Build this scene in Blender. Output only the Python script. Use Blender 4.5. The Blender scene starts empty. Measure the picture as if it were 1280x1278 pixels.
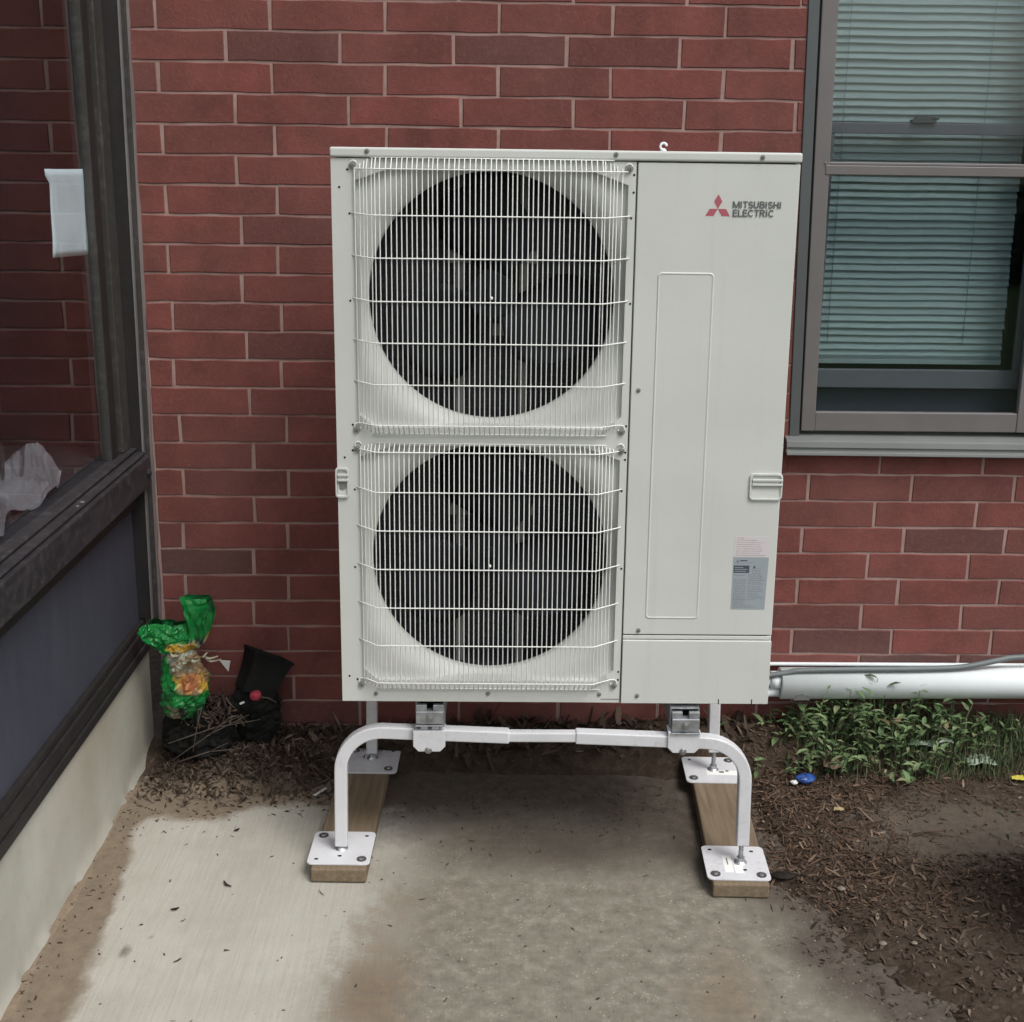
import bpy, bmesh, math, random
import numpy as np
from math import sin, cos, pi, radians, sqrt
from mathutils import Vector, Matrix

random.seed(7)
rng = np.random.default_rng(11)
scene = bpy.context.scene
col = scene.collection

# ------------------------------------------------------------------ camera
cam_data = bpy.data.cameras.new('camera')
cam = bpy.data.objects.new('camera', cam_data)
col.objects.link(cam)
cam.location = (0.4429, -3.6123, 1.7909)
cam.rotation_euler = (1.3128, -0.0130, -0.0176)
cam_data.sensor_width = 36.0
cam_data.lens = 1600.0 / 1280.0 * 36.0
cam_data.shift_x = -(655.455 - 640) / 1280.0
cam_data.shift_y = (608.77 - 639) / 1280.0
cam_data.clip_start = 0.05
cam_data.clip_end = 400
scene.camera = cam

# ------------------------------------------------------------------ world, sun, exposure
SUN_EL, SUN_AZ = radians(56), radians(42)      # azimuth measured from -Y (towards the camera) to +X
world = bpy.data.worlds.new('World')
scene.world = world
world.use_nodes = True
wn = world.node_tree
bg = wn.nodes['Background']
sky = wn.nodes.new('ShaderNodeTexSky')
sky.sky_type = 'NISHITA'
sky.sun_disc = False
sky.sun_elevation = SUN_EL
sky.sun_rotation = pi - SUN_AZ
sky.air_density = 1.6
sky.dust_density = 4.0
hs = wn.nodes.new('ShaderNodeHueSaturation')
hs.inputs['Saturation'].default_value = 0.48
wn.links.new(sky.outputs[0], hs.inputs['Color'])
wn.links.new(hs.outputs[0], bg.inputs['Color'])
bg.inputs['Strength'].default_value = 0.11

sun_data = bpy.data.lights.new('sun', 'SUN')
sun = bpy.data.objects.new('sun', sun_data)
col.objects.link(sun)
sun_data.energy = 1.25
sun_data.angle = radians(24)
sun_data.color = (1.0, 0.985, 0.955)
sd = Vector((sin(SUN_AZ) * cos(SUN_EL), -cos(SUN_AZ) * cos(SUN_EL), sin(SUN_EL)))
sun.rotation_euler = sd.to_track_quat('Z', 'Y').to_euler()

scene.view_settings.view_transform = 'Standard'
scene.view_settings.look = 'None'
scene.view_settings.gamma = 1.0
scene.view_settings.exposure = 0.58
scene.view_settings.use_curve_mapping = False

# ------------------------------------------------------------------ materials
class MatB:
    def __init__(s, name, rough=0.6, metal=0.0, spec=0.5, color=(0.5, 0.5, 0.5)):
        s.m = bpy.data.materials.new(name)
        s.m.use_nodes = True
        s.t = s.m.node_tree
        s.b = s.t.nodes['Principled BSDF']
        s.b.inputs['Roughness'].default_value = rough
        s.b.inputs['Metallic'].default_value = metal
        s.b.inputs['Specular IOR Level'].default_value = spec
        s.b.inputs['Base Color'].default_value = (*color, 1)
        s.tc = None
    def n(s, typ, **k):
        nd = s.t.nodes.new(typ)
        for a, v in k.items():
            setattr(nd, a, v)
        return nd
    def l(s, a, b): s.t.links.new(a, b)
    def coord(s, scale=(1, 1, 1), which='Object'):
        if s.tc is None:
            s.tc = s.n('ShaderNodeTexCoord')
        mp = s.n('ShaderNodeMapping')
        mp.inputs['Scale'].default_value = scale
        s.l(s.tc.outputs[which], mp.inputs['Vector'])
        return mp.outputs[0]
    def noise(s, scale, detail=4, rough=0.55, vec=None, dist=0.0):
        nd = s.n('ShaderNodeTexNoise')
        nd.inputs['Scale'].default_value = scale
        nd.inputs['Detail'].default_value = detail
        nd.inputs['Roughness'].default_value = rough
        nd.inputs['Distortion'].default_value = dist
        s.l(vec if vec is not None else s.coord(), nd.inputs['Vector'])
        return nd.outputs['Fac']
    def ramp(s, fac, stops):
        r = s.n('ShaderNodeValToRGB')
        e = r.color_ramp.elements
        while len(e) < len(stops):
            e.new(0.5)
        for i, (p, c) in enumerate(stops):
            e[i].position = p
            e[i].color = (*c, 1) if len(c) == 3 else c
        s.l(fac, r.inputs[0])
        return r.outputs[0]
    def mix(s, fac, a, b, mode='MIX'):
        m = s.n('ShaderNodeMix', data_type='RGBA', blend_type=mode)
        def put(sock, v):
            if hasattr(v, 'links'): s.l(v, sock)
            elif isinstance(v, (int, float)): sock.default_value = v
            else: sock.default_value = (*v, 1)
        put(m.inputs['Factor'], fac)
        put(m.inputs['A'], a)
        put(m.inputs['B'], b)
        return m.outputs['Result']
    def math(s, op, a, b=0.0):
        m = s.n('ShaderNodeMath', operation=op)
        for i, v in enumerate((a, b)):
            if hasattr(v, 'links'): s.l(v, m.inputs[i])
            else: m.inputs[i].default_value = v
        return m.outputs[0]
    def color(s, c): s.l(c, s.b.inputs['Base Color'])
    def rough(s, c): s.l(c, s.b.inputs['Roughness'])
    def bump(s, h, strength=0.3, dist=0.002):
        b = s.n('ShaderNodeBump')
        b.inputs['Strength'].default_value = strength
        b.inputs['Distance'].default_value = dist
        s.l(h, b.inputs['Height'])
        s.l(b.outputs[0], s.b.inputs['Normal'])

M = {}
def simple(name, color, rough=0.5, metal=0.0, spec=0.5, var=0.06, nscale=9.0, bump=0.0, bscale=180.0):
    k = MatB(name, rough, metal, spec, color)
    f = k.noise(nscale, 5)
    lo = tuple(c * (1 - var) for c in color)
    hi = tuple(min(1, c * (1 + var)) for c in color)
    k.color(k.ramp(f, [(0.3, lo), (0.7, hi)]))
    if bump > 0:
        k.bump(k.noise(bscale, 3), bump, 0.001)
    M[name] = k.m
    return k

# painted sheet metal of the unit, very faint orange peel and soiling
k = MatB('cream_enamel', 0.42, 0, 0.4)
f = k.noise(3.0, 6, 0.6)
g = k.noise(45.0, 4, 0.6)
c = k.ramp(f, [(0.3, (0.535, 0.555, 0.53)), (0.7, (0.585, 0.605, 0.58))])
k.color(k.mix(k.math('MULTIPLY', g, 0.10), c, (0.36, 0.35, 0.30)))
k.rough(k.ramp(g, [(0.3, (0.38,) * 3), (0.7, (0.5,) * 3)]))
st = k.noise(1.0, 5, 0.6, k.coord((30, 30, 1.3)))
k.color(k.mix(k.math('MULTIPLY', k.ramp(st, [(0.55, (0, 0, 0)), (0.8, (1, 1, 1))]), 0.16), k.mix(k.math('MULTIPLY', g, 0.10), c, (0.36, 0.35, 0.30)), (0.33, 0.32, 0.28)))
k.bump(k.math('ADD', k.noise(3.2, 2), k.math('MULTIPLY', k.noise(420.0, 2), 0.012)), 0.22, 0.012)
M['cream_enamel'] = k.m
simple('grille_wire', (0.74, 0.75, 0.73), 0.35, 0, 0.5, 0.03)
k = MatB('stand_paint', 0.42, 0, 0.45)
f = k.noise(14.0, 5); g = k.noise(70.0, 5, 0.7); w_ = k.noise(6.0, 4, 0.6)
c = k.ramp(f, [(0.3, (0.58, 0.59, 0.62)), (0.7, (0.65, 0.66, 0.69))])
m_ = k.math('MULTIPLY', k.ramp(g, [(0.52, (0, 0, 0)), (0.72, (1, 1, 1))]), k.ramp(w_, [(0.42, (0, 0, 0)), (0.65, (1, 1, 1))]))
k.color(k.mix(k.math('MULTIPLY', m_, 0.5), c, (0.26, 0.23, 0.19)))
M['stand_paint'] = k.m
k = simple('galvanised', (0.42, 0.44, 0.46), 0.5, 0.85, 0.5, 0.22, 55.0, 0.05)
simple('bolt_steel', (0.34, 0.34, 0.34), 0.4, 0.8, 0.5, 0.2, 60)
simple('screw_grey', (0.24, 0.245, 0.23), 0.5, 0.3, 0.5, 0.2, 80)
simple('washer_dark', (0.09, 0.09, 0.09), 0.6, 0.3, 0.5, 0.2, 80)
simple('black_hole', (0.01, 0.01, 0.01), 0.8, 0, 0.2)
simple('chamber_dark', (0.050, 0.057, 0.066), 0.7, 0, 0.3, 0.2)
simple('fan_plastic', (0.013, 0.0150, 0.019), 0.75, 0, 0.12, 0.1)
simple('motor_bracket', (0.24, 0.245, 0.23), 0.5, 0.3, 0.5, 0.1)
simple('coil_fin', (0.07, 0.075, 0.082), 0.5, 0.4, 0.5, 0.3, 70)
simple('emblem_red', (0.40, 0.10, 0.13), 0.45, 0, 0.4, 0.04)
simple('letter_grey', (0.10, 0.11, 0.11), 0.5, 0, 0.4, 0.04)

# brick: each brick its own tone (random per object), mottled face, smeared mortar at the edges
def brick_mat(name, per_island=False):
    k = MatB(name, 0.88, 0, 0.25)
    if per_island:
        gi = k.n('ShaderNodeNewGeometry'); rnd = gi.outputs['Random Per Island']
    else:
        oi = k.n('ShaderNodeObjectInfo'); rnd = oi.outputs['Random']
    base = k.ramp(rnd, [(0.0, (0.180, 0.060, 0.053)), (0.3, (0.222, 0.069, 0.060)), (0.65, (0.200, 0.065, 0.057)),
                        (0.95, (0.155, 0.058, 0.052)), (0.99, (0.115, 0.059, 0.054)), (1.0, (0.095, 0.058, 0.055))])
    geo = k.n('ShaderNodeNewGeometry')
    pos = geo.outputs['Position']
    f = k.noise(7.0, 6, 0.65, pos)
    g = k.noise(60.0, 5, 0.7, pos)
    w = k.noise(2.2, 3, 0.5, pos)
    c1 = k.mix(k.ramp(f, [(0.35, (0, 0, 0)), (0.75, (1, 1, 1))]), base, (0.105, 0.040, 0.035))
    c2 = k.mix(k.math('MULTIPLY', k.ramp(g, [(0.5, (0, 0, 0)), (0.8, (1, 1, 1))]), 0.35), c1, (0.27, 0.13, 0.105))
    c3 = k.mix(k.math('MULTIPLY', k.ramp(w, [(0.45, (0, 0, 0)), (0.75, (1, 1, 1))]), 0.34), c2, (0.23, 0.105, 0.092))
    k.color(c3)
    k.bump(k.noise(110.0, 8, 0.75, pos), 0.8, 0.0026)
    M[name] = k.m
brick_mat('brick_red')
brick_mat('brick_red_far', True)
k = MatB('mortar_pink', 0.95, 0, 0.15)
f = k.noise(12.0, 6, 0.65)
g = k.noise(90.0, 5, 0.7)
c = k.ramp(f, [(0.3, (0.28, 0.185, 0.165)), (0.7, (0.42, 0.30, 0.275))])
k.color(k.mix(k.math('MULTIPLY', g, 0.35), c, (0.24, 0.14, 0.12)))
k.bump(g, 0.7, 0.002)
M['mortar_pink'] = k.m

simple('window_aluminium', (0.165, 0.155, 0.155), 0.5, 0.25, 0.4, 0.07, 6.0)
simple('window_trim_dark', (0.095, 0.105, 0.108), 0.55, 0.2, 0.4, 0.08, 6.0)
simple('sill_metal', (0.17, 0.18, 0.175), 0.5, 0.2, 0.4, 0.1, 5.0)
simple('inner_sash_paint', (0.155, 0.155, 0.175), 0.55, 0, 0.4, 0.05)
k = simple('blind_slat', (0.74, 0.78, 0.76), 0.5, 0, 0.4, 0.03)
simple('dark_room', (0.07, 0.075, 0.09), 0.9, 0, 0.2)
simple('navy_board', (0.050, 0.055, 0.078), 0.7)
simple('black_room', (0.012, 0.012, 0.014), 0.9, 0, 0.1)
simple('cord_white', (0.35, 0.4, 0.4), 0.7)

def glass(name, tint, refl, ior=1.5, wav=0.0):
    k = MatB(name)
    k.t.nodes.remove(k.b)
    out = k.t.nodes['Material Output']
    tr = k.n('ShaderNodeBsdfTransparent'); tr.inputs[0].default_value = (*tint, 1)
    gl = k.n('ShaderNodeBsdfGlossy'); gl.inputs['Color'].default_value = (*refl, 1); gl.inputs['Roughness'].default_value = 0.02
    fr = k.n('ShaderNodeFresnel'); fr.inputs['IOR'].default_value = ior
    mx = k.n('ShaderNodeMixShader')
    gm = k.n('ShaderNodeNewGeometry')       # only the front face of each pane reflects
    k.l(k.math('MULTIPLY', fr.outputs[0], k.math('SUBTRACT', 1.0, gm.outputs['Backfacing'])), mx.inputs[0]); k.l(tr.outputs[0], mx.inputs[1]); k.l(gl.outputs[0], mx.inputs[2])
    if wav > 0:
        b = k.n('ShaderNodeBump'); b.inputs['Strength'].default_value = wav; b.inputs['Distance'].default_value = 0.01
        k.l(k.noise(1.6, 1), b.inputs['Height']); k.l(b.outputs[0], gl.inputs['Normal'])
    k.l(mx.outputs[0], out.inputs['Surface'])
    M[name] = k.m
glass('window_glass', (0.828, 0.862, 0.868), (0.9, 0.97, 1.0), 1.7, 0.03)
glass('dark_glass', (0.90, 0.92, 0.94), (1.0, 1.0, 1.0), 2.0, 0.0)

# left frontage
def streaky(name, c0, c1, rough, nz=(3, 3, 0.6), dirt=(0.2, 0.2, 0.2), damt=0.3, spec=0.4):
    k = MatB(name, rough, 0, spec)
    f = k.noise(5.0, 6, 0.65, k.coord(nz))
    g = k.noise(38.0, 5, 0.7)
    c = k.ramp(f, [(0.3, c0), (0.7, c1)])
    k.color(k.mix(k.math('MULTIPLY', k.ramp(g, [(0.5, (0, 0, 0)), (0.8, (1, 1, 1))]), damt), c, dirt))
    k.bump(g, 0.15, 0.001)
    M[name] = k.m
streaky('dark_frame_paint', (0.012, 0.011, 0.011), (0.022, 0.019, 0.020), 0.6, dirt=(0.07, 0.065, 0.06), damt=0.25)
streaky('dark_sill_paint', (0.014, 0.013, 0.016), (0.034, 0.031, 0.036), 0.6, nz=(6, 0.8, 6), dirt=(0.14, 0.13, 0.125), damt=0.42)
streaky('grey_frame', (0.030, 0.028, 0.026), (0.046, 0.043, 0.040), 0.6)
streaky('blue_panel', (0.042, 0.046, 0.066), (0.058, 0.062, 0.084), 0.6, dirt=(0.03, 0.03, 0.04), damt=0.3)
streaky('edge_metal', (0.14, 0.13, 0.13), (0.22, 0.21, 0.21), 0.4)
streaky('caulk_grey', (0.12, 0.10, 0.10), (0.24, 0.19, 0.18), 0.85)
k = MatB('base_concrete', 0.92, 0, 0.2)
f = k.noise(3.5, 6, 0.6, k.coord((1, 1, 0.6)))
g = k.noise(30.0, 6, 0.7)
w = k.noise(1.4, 3)
c = k.ramp(f, [(0.28, (0.34, 0.33, 0.28)), (0.5, (0.41, 0.405, 0.36)), (0.75, (0.48, 0.475, 0.43))])
c = k.mix(k.math('MULTIPLY', k.ramp(w, [(0.45, (0, 0, 0)), (0.7, (1, 1, 1))]), 0.4), c, (0.30, 0.26, 0.18))
c = k.mix(k.math('MULTIPLY', k.ramp(g, [(0.55, (0, 0, 0)), (0.85, (1, 1, 1))]), 0.4), c, (0.26, 0.23, 0.18))
k.color(c); k.bump(g, 0.4, 0.003)
M['base_concrete'] = k.m

# ground sheets: stain and tone masks live in vertex attributes, broken up by noise
k = MatB('slab_concrete', 0.92, 0, 0.2)
at_ = k.n('ShaderNodeAttribute', attribute_name='stain')
sep = k.n('ShaderNodeSeparateColor'); k.l(at_.outputs['Color'], sep.inputs[0])
n1 = k.noise(3.2, 6, 0.65); n2 = k.noise(26.0, 6, 0.7); n3 = k.noise(130.0, 4, 0.7)
brush = k.noise(1.0, 5, 0.6, k.coord((120, 5, 1)))
broom = k.noise(1.0, 3, 0.6, k.coord((220, 7, 1)))
clean = k.ramp(n1, [(0.3, (0.355, 0.342, 0.298)), (0.7, (0.445, 0.432, 0.388))])
clean = k.mix(k.math('MULTIPLY', k.ramp(brush, [(0.42, (0, 0, 0)), (0.75, (1, 1, 1))]), 0.45), clean, (0.30, 0.285, 0.24))
def brk(sock, amt=0.45, lo=0.40, hi=0.60):
    a = k.math('ADD', sock, k.math('MULTIPLY', k.math('SUBTRACT', n1, 0.5), amt))
    a = k.math('ADD', a, k.math('MULTIPLY', k.math('SUBTRACT', n2, 0.5), amt * 0.9))
    return k.ramp(a, [(lo, (0, 0, 0)), (hi, (1, 1, 1))])
old = k.ramp(n2, [(0.3, (0.138, 0.124, 0.098)), (0.55, (0.205, 0.188, 0.154)), (0.75, (0.30, 0.28, 0.235))])
vor = k.n('ShaderNodeTexVoronoi'); vor.inputs['Scale'].default_value = 85; k.l(k.coord(), vor.inputs['Vector'])
peb = k.ramp(vor.outputs['Distance'], [(0.0, (1, 1, 1)), (0.28, (0, 0, 0))])
sp = k.ramp(k.noise(14, 4, 0.7), [(0.46, (0, 0, 0)), (0.58, (1, 1, 1))])
old = k.mix(k.math('MULTIPLY', k.math('MULTIPLY', peb, sp), 0.8), old, (0.46, 0.42, 0.35))
brown = k.ramp(n2, [(0.3, (0.135, 0.102, 0.070)), (0.7, (0.215, 0.168, 0.120))])
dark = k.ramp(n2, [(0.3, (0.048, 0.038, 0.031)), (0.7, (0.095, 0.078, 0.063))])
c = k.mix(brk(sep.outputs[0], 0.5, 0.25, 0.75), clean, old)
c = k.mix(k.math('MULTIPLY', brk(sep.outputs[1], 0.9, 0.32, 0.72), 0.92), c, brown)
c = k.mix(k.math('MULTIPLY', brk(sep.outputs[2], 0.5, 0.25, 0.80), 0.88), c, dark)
fl = k.ramp(n3, [(0.62, (0, 0, 0)), (0.72, (1, 1, 1))])
c = k.mix(k.math('MULTIPLY', fl, 0.5), c, (0.13, 0.11, 0.09))
k.color(c)
h = k.math('ADD', k.math('MULTIPLY', broom, 0.6), k.math('ADD', k.math('MULTIPLY', n3, 0.5), k.math('MULTIPLY', peb, 0.25)))
k.bump(h, 0.55, 0.003)
M['slab_concrete'] = k.m

k = MatB('dirt', 0.97, 0, 0.1)
n1 = k.noise(4.0, 6, 0.65); n2 = k.noise(45.0, 6, 0.75); n3 = k.noise(220.0, 4, 0.7)
at_ = k.n('ShaderNodeAttribute', attribute_name='stain')
sep = k.n('ShaderNodeSeparateColor'); k.l(at_.outputs['Color'], sep.inputs[0])
c = k.ramp(n2, [(0.25, (0.030, 0.021, 0.016)), (0.5, (0.052, 0.038, 0.028)), (0.75, (0.10, 0.074, 0.055))])
dusty = k.ramp(n2, [(0.3, (0.082, 0.067, 0.053)), (0.7, (0.122, 0.102, 0.082))])
c = k.mix(sep.outputs[0], c, dusty)
tan = k.ramp(n2, [(0.3, (0.19, 0.148, 0.105)), (0.7, (0.28, 0.222, 0.165))])
c = k.mix(sep.outputs[1], c, tan)
lawn = k.ramp(n1, [(0.3, (0.035, 0.05, 0.02)), (0.7, (0.06, 0.075, 0.035))])
c = k.mix(sep.outputs[2], c, lawn)
k.color(c)
k.bump(k.math('ADD', n2, k.math('MULTIPLY', n3, 0.5)), 0.8, 0.006)
M['dirt'] = k.m

k = MatB('sleeper_wood', 0.85, 0, 0.2)
f = k.noise(3.0, 6, 0.65, k.coord((26, 1.3, 26)), 0.5)
g = k.noise(60.0, 4, 0.7)
c = k.ramp(f, [(0.28, (0.13, 0.095, 0.060)), (0.5, (0.19, 0.145, 0.098)), (0.72, (0.25, 0.195, 0.135))])
k.color(k.mix(k.math('MULTIPLY', g, 0.3), c, (0.13, 0.10, 0.07)))
k.bump(f, 0.4, 0.002)
M['sleeper_wood'] = k.m

def island(name, stops, rough=0.85, spec=0.2, trans=0.0):
    k = MatB(name, rough, 0, spec)
    g = k.n('ShaderNodeNewGeometry')
    base = k.ramp(g.outputs['Random Per Island'], stops)
    f = k.noise(60.0, 3)
    k.color(k.mix(k.math('MULTIPLY', f, 0.35), base, tuple(c * 0.55 for c in stops[1][1])))
    M[name] = k.m
island('mulch', [(0.0, (0.050, 0.032, 0.022)), (0.4, (0.080, 0.052, 0.035)), (0.80, (0.125, 0.080, 0.054)), (0.96, (0.18, 0.125, 0.088)), (1.0, (0.28, 0.22, 0.16))])
island('dead_leaf', [(0.0, (0.032, 0.022, 0.017)), (0.5, (0.062, 0.043, 0.032)), (0.88, (0.115, 0.083, 0.062)), (1.0, (0.21, 0.165, 0.125))])
island('weed_leaf', [(0.0, (0.065, 0.110, 0.045)), (0.45, (0.120, 0.195, 0.080)), (0.8, (0.19, 0.26, 0.125)), (0.95, (0.22, 0.24, 0.13)), (1.0, (0.22, 0.16, 0.09))], 0.6, 0.35)
island('grass_blade', [(0.0, (0.045, 0.080, 0.030)), (0.6, (0.085, 0.125, 0.055)), (0.88, (0.15, 0.155, 0.085)), (1.0, (0.24, 0.20, 0.13))], 0.65, 0.3)
island('shrub_leaf', [(0.0, (0.010, 0.020, 0.010)), (0.6, (0.016, 0.032, 0.015)), (1.0, (0.03, 0.05, 0.02))], 0.6, 0.3)
island('hedge_leaf', [(0.0, (0.03, 0.05, 0.02)), (0.6, (0.05, 0.08, 0.03)), (1.0, (0.08, 0.11, 0.05))], 0.7, 0.3)
simple('twig_bark', (0.10, 0.082, 0.068), 0.85, 0, 0.2, 0.25, 30)
simple('pebble', (0.19, 0.165, 0.135), 0.9, 0, 0.2, 0.45, 60)
simple('black_pot', (0.010, 0.010, 0.010), 0.8, 0, 0.15, 0.5, 12, 0.3, 60)
simple('soil_clod', (0.062, 0.046, 0.034), 0.97, 0, 0.1, 0.5, 30, 0.6, 120)
simple('soil_black', (0.022, 0.019, 0.016), 0.95, 0, 0.1, 0.5, 40, 0.8, 90)
simple('pvc_white', (0.76, 0.82, 0.83), 0.35, 0, 0.5, 0.04, 5)
simple('cable_grey', (0.13, 0.15, 0.155), 0.5, 0, 0.4, 0.06, 20)
simple('red_petal', (0.30, 0.035, 0.055), 0.7, 0, 0.3, 0.3, 60)
simple('paper_white', (0.60, 0.62, 0.60), 0.8, 0, 0.2, 0.05, 10, 0.2, 40)
simple('paper_pane', (0.80, 0.92, 0.92), 0.8, 0, 0.2, 0.05, 14, 0.2, 30)
simple('blue_plastic', (0.02, 0.07, 0.26), 0.35, 0, 0.5, 0.3, 50)
simple('yellow_leaf', (0.46, 0.40, 0.06), 0.7, 0, 0.3, 0.15, 60)
simple('tan_leaf', (0.36, 0.29, 0.16), 0.8, 0, 0.2, 0.2, 60)
simple('green_white_wrap', (0.34, 0.42, 0.33), 0.4, 0, 0.4, 0.35, 45)
simple('pale_plastic', (0.20, 0.195, 0.205), 0.4, 0, 0.4, 0.2, 14)
simple('sticker_white', (0.86, 0.86, 0.84), 0.5)
simple('label_white', (0.58, 0.55, 0.57), 0.5, 0, 0.4, 0.02)
simple('label_grey', (0.30, 0.34, 0.37), 0.4, 0, 0.4, 0.05)
simple('label_ink', (0.17, 0.19, 0.21), 0.5, 0, 0.4, 0.05)
simple('label_ink_pink', (0.40, 0.29, 0.31), 0.5, 0, 0.4, 0.05)
simple('label_block', (0.06, 0.075, 0.09), 0.5, 0, 0.4, 0.05)
k = MatB('green_bag', 0.42, 0, 0.4)
at_ = k.n('ShaderNodeAttribute', attribute_name='print')
f = k.noise(40.0, 4)
k.color(k.mix(k.math('MULTIPLY', f, 0.25), at_.outputs['Color'], (0.02, 0.05, 0.02)))
k.bump(k.noise(24.0, 3, 0.5), 0.4, 0.006)
M['green_bag'] = k.m

# ------------------------------------------------------------------ mesh helpers
def tag(o, label=None, cat=None, group=None, kind=None):
    if label: o['label'] = label
    if cat: o['category'] = cat
    if group: o['group'] = group
    if kind: o['kind'] = kind
    return o

def empty(name, loc=(0, 0, 0), rot=(0, 0, 0), label=None, cat=None, group=None):
    o = bpy.data.objects.new(name, None)
    col.objects.link(o)
    o.location = loc; o.rotation_euler = rot
    o.empty_display_size = 0.1
    return tag(o, label, cat, group)

def mkmesh(name, verts, faces, smooth=False):
    me = bpy.data.meshes.new(name)
    me.from_pydata([tuple(v) for v in verts], [], faces)
    me.update()
    if smooth:
        me.polygons.foreach_set('use_smooth', [True] * len(me.polygons))
    return me

def link(name, me, mats, parent=None, loc=None, bevel=0.0, segs=2):
    o = bpy.data.objects.new(name, me)
    col.objects.link(o)
    if mats is not None:
        for m in (mats if isinstance(mats, (list, tuple)) else [mats]):
            me.materials.append(M[m])
    if parent is not None: o.parent = parent
    if loc is not None: o.location = loc
    if bevel > 0:
        b = o.modifiers.new('bevel', 'BEVEL')
        b.width = bevel; b.segments = segs; b.limit_method = 'ANGLE'; b.angle_limit = radians(40)
        b.harden_normals = False
    return o

class MB:
    def __init__(s): s.v = []; s.f = []; s.mi = []; s.sm = []
    def add(s, v, f, mi=0, sm=False):
        o = len(s.v)
        s.v += [tuple(p) for p in v]
        s.f += [tuple(i + o for i in q) for q in f]
        s.mi += [mi] * len(f); s.sm += [sm] * len(f)
        return s
    def box(s, x0, x1, y0, y1, z0, z1, mi=0, warp=None):
        v = [(x, y, z) for z in (z0, z1) for y in (y0, y1) for x in (x0, x1)]
        if warp: v = [warp(p) for p in v]
        return s.add(v, [(0, 2, 3, 1), (4, 5, 7, 6), (0, 1, 5, 4), (2, 6, 7, 3), (0, 4, 6, 2), (1, 3, 7, 5)], mi)
    def prism(s, pts, d0, d1, axis='y', mi=0):
        """polygon pts (a,b) extruded along axis between d0 and d1"""
        def P(a, b, d):
            return (a, d, b) if axis == 'y' else ((a, b, d) if axis == 'z' else (d, a, b))
        n = len(pts)
        v = [P(a, b, d0) for a, b in pts] + [P(a, b, d1) for a, b in pts]
        f = [tuple(range(n)), tuple(range(2 * n - 1, n - 1, -1))]
        f += [(i, i + n, (i + 1) % n + n, (i + 1) % n) for i in range(n)]
        return s.add(v, f, mi)
    def tube(s, path, r, n=8, mi=0, sm=True, cap=True, sq=False, rot=0.0, up=(0, 0, 1)):
        P = [Vector(p) for p in path]
        rs = r if isinstance(r, (list, tuple)) else [r] * len(P)
        v = []; prev = None
        for i, p in enumerate(P):
            t = (P[min(i + 1, len(P) - 1)] - P[max(i - 1, 0)]).normalized()
            if prev is None:
                a = Vector(up)
                if abs(a.dot(t)) > 0.95: a = Vector((1, 0, 0)) if abs(t.x) < 0.9 else Vector((0, 1, 0))
            else: a = prev
            x = (a - t * a.dot(t)).normalized(); y = t.cross(x); prev = x
            for j in range(n):
                an = 2 * pi * j / n + rot
                v.append(p + (x * cos(an) + y * sin(an)) * rs[i])
        f = [(i * n + j, i * n + (j + 1) % n, (i + 1) * n + (j + 1) % n, (i + 1) * n + j) for i in range(len(P) - 1) for j in range(n)]
        s.add(v, f, mi, sm)
        if cap:
            o = len(s.v) - len(v)
            s.f += [tuple(o + j for j in range(n - 1, -1, -1)), tuple(o + (len(P) - 1) * n + j for j in range(n))]
            s.mi += [mi] * 2; s.sm += [False] * 2
        return s
    def disc(s, c, r, h, n=16, axis='y', mi=0, r2=None):
        """short cylinder at c growing along -axis (y) or +axis (z, x)"""
        r2 = r if r2 is None else r2
        def P(a, b, d):
            if axis == 'y': return (c[0] + a, c[1] - d, c[2] + b)
            if axis == 'z': return (c[0] + a, c[1] + b, c[2] + d)
            return (c[0] + d, c[1] + a, c[2] + b)
        v = [P(r * cos(2 * pi * j / n), r * sin(2 * pi * j / n), 0) for j in range(n)]
        v += [P(r2 * cos(2 * pi * j / n), r2 * sin(2 * pi * j / n), h) for j in range(n)]
        f = [(j, (j + 1) % n, (j + 1) % n + n, j + n) for j in range(n)] + [tuple(range(n, 2 * n)), tuple(range(n - 1, -1, -1))]
        return s.add(v, f, mi)
    def build(s, name, mats, parent=None, loc=None, bevel=0.0, segs=2):
        me = mkmesh(name, s.v, s.f)
        o = link(name, me, mats, parent, loc, bevel, segs)
        me.polygons.foreach_set('material_index', s.mi)
        me.polygons.foreach_set('use_smooth', s.sm)
        bm = bmesh.new(); bm.from_mesh(me); bmesh.ops.recalc_face_normals(bm, faces=bm.faces); bm.to_mesh(me); bm.free()
        return o

def rrect(x0, x1, z0, z1, r, n=5):
    out = []
    for cx, cz, a0 in ((x1 - r, z1 - r, 0), (x0 + r, z1 - r, pi / 2), (x0 + r, z0 + r, pi), (x1 - r, z0 + r, 3 * pi / 2)):
        for i in range(n + 1):
            a = a0 + pi / 2 * i / n
            out.append((cx + r * cos(a), cz + r * sin(a)))
    return out

def sstep(a, b, x):
    t = np.clip((x - a) / (b - a), 0, 1); return t * t * (3 - 2 * t)

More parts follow.
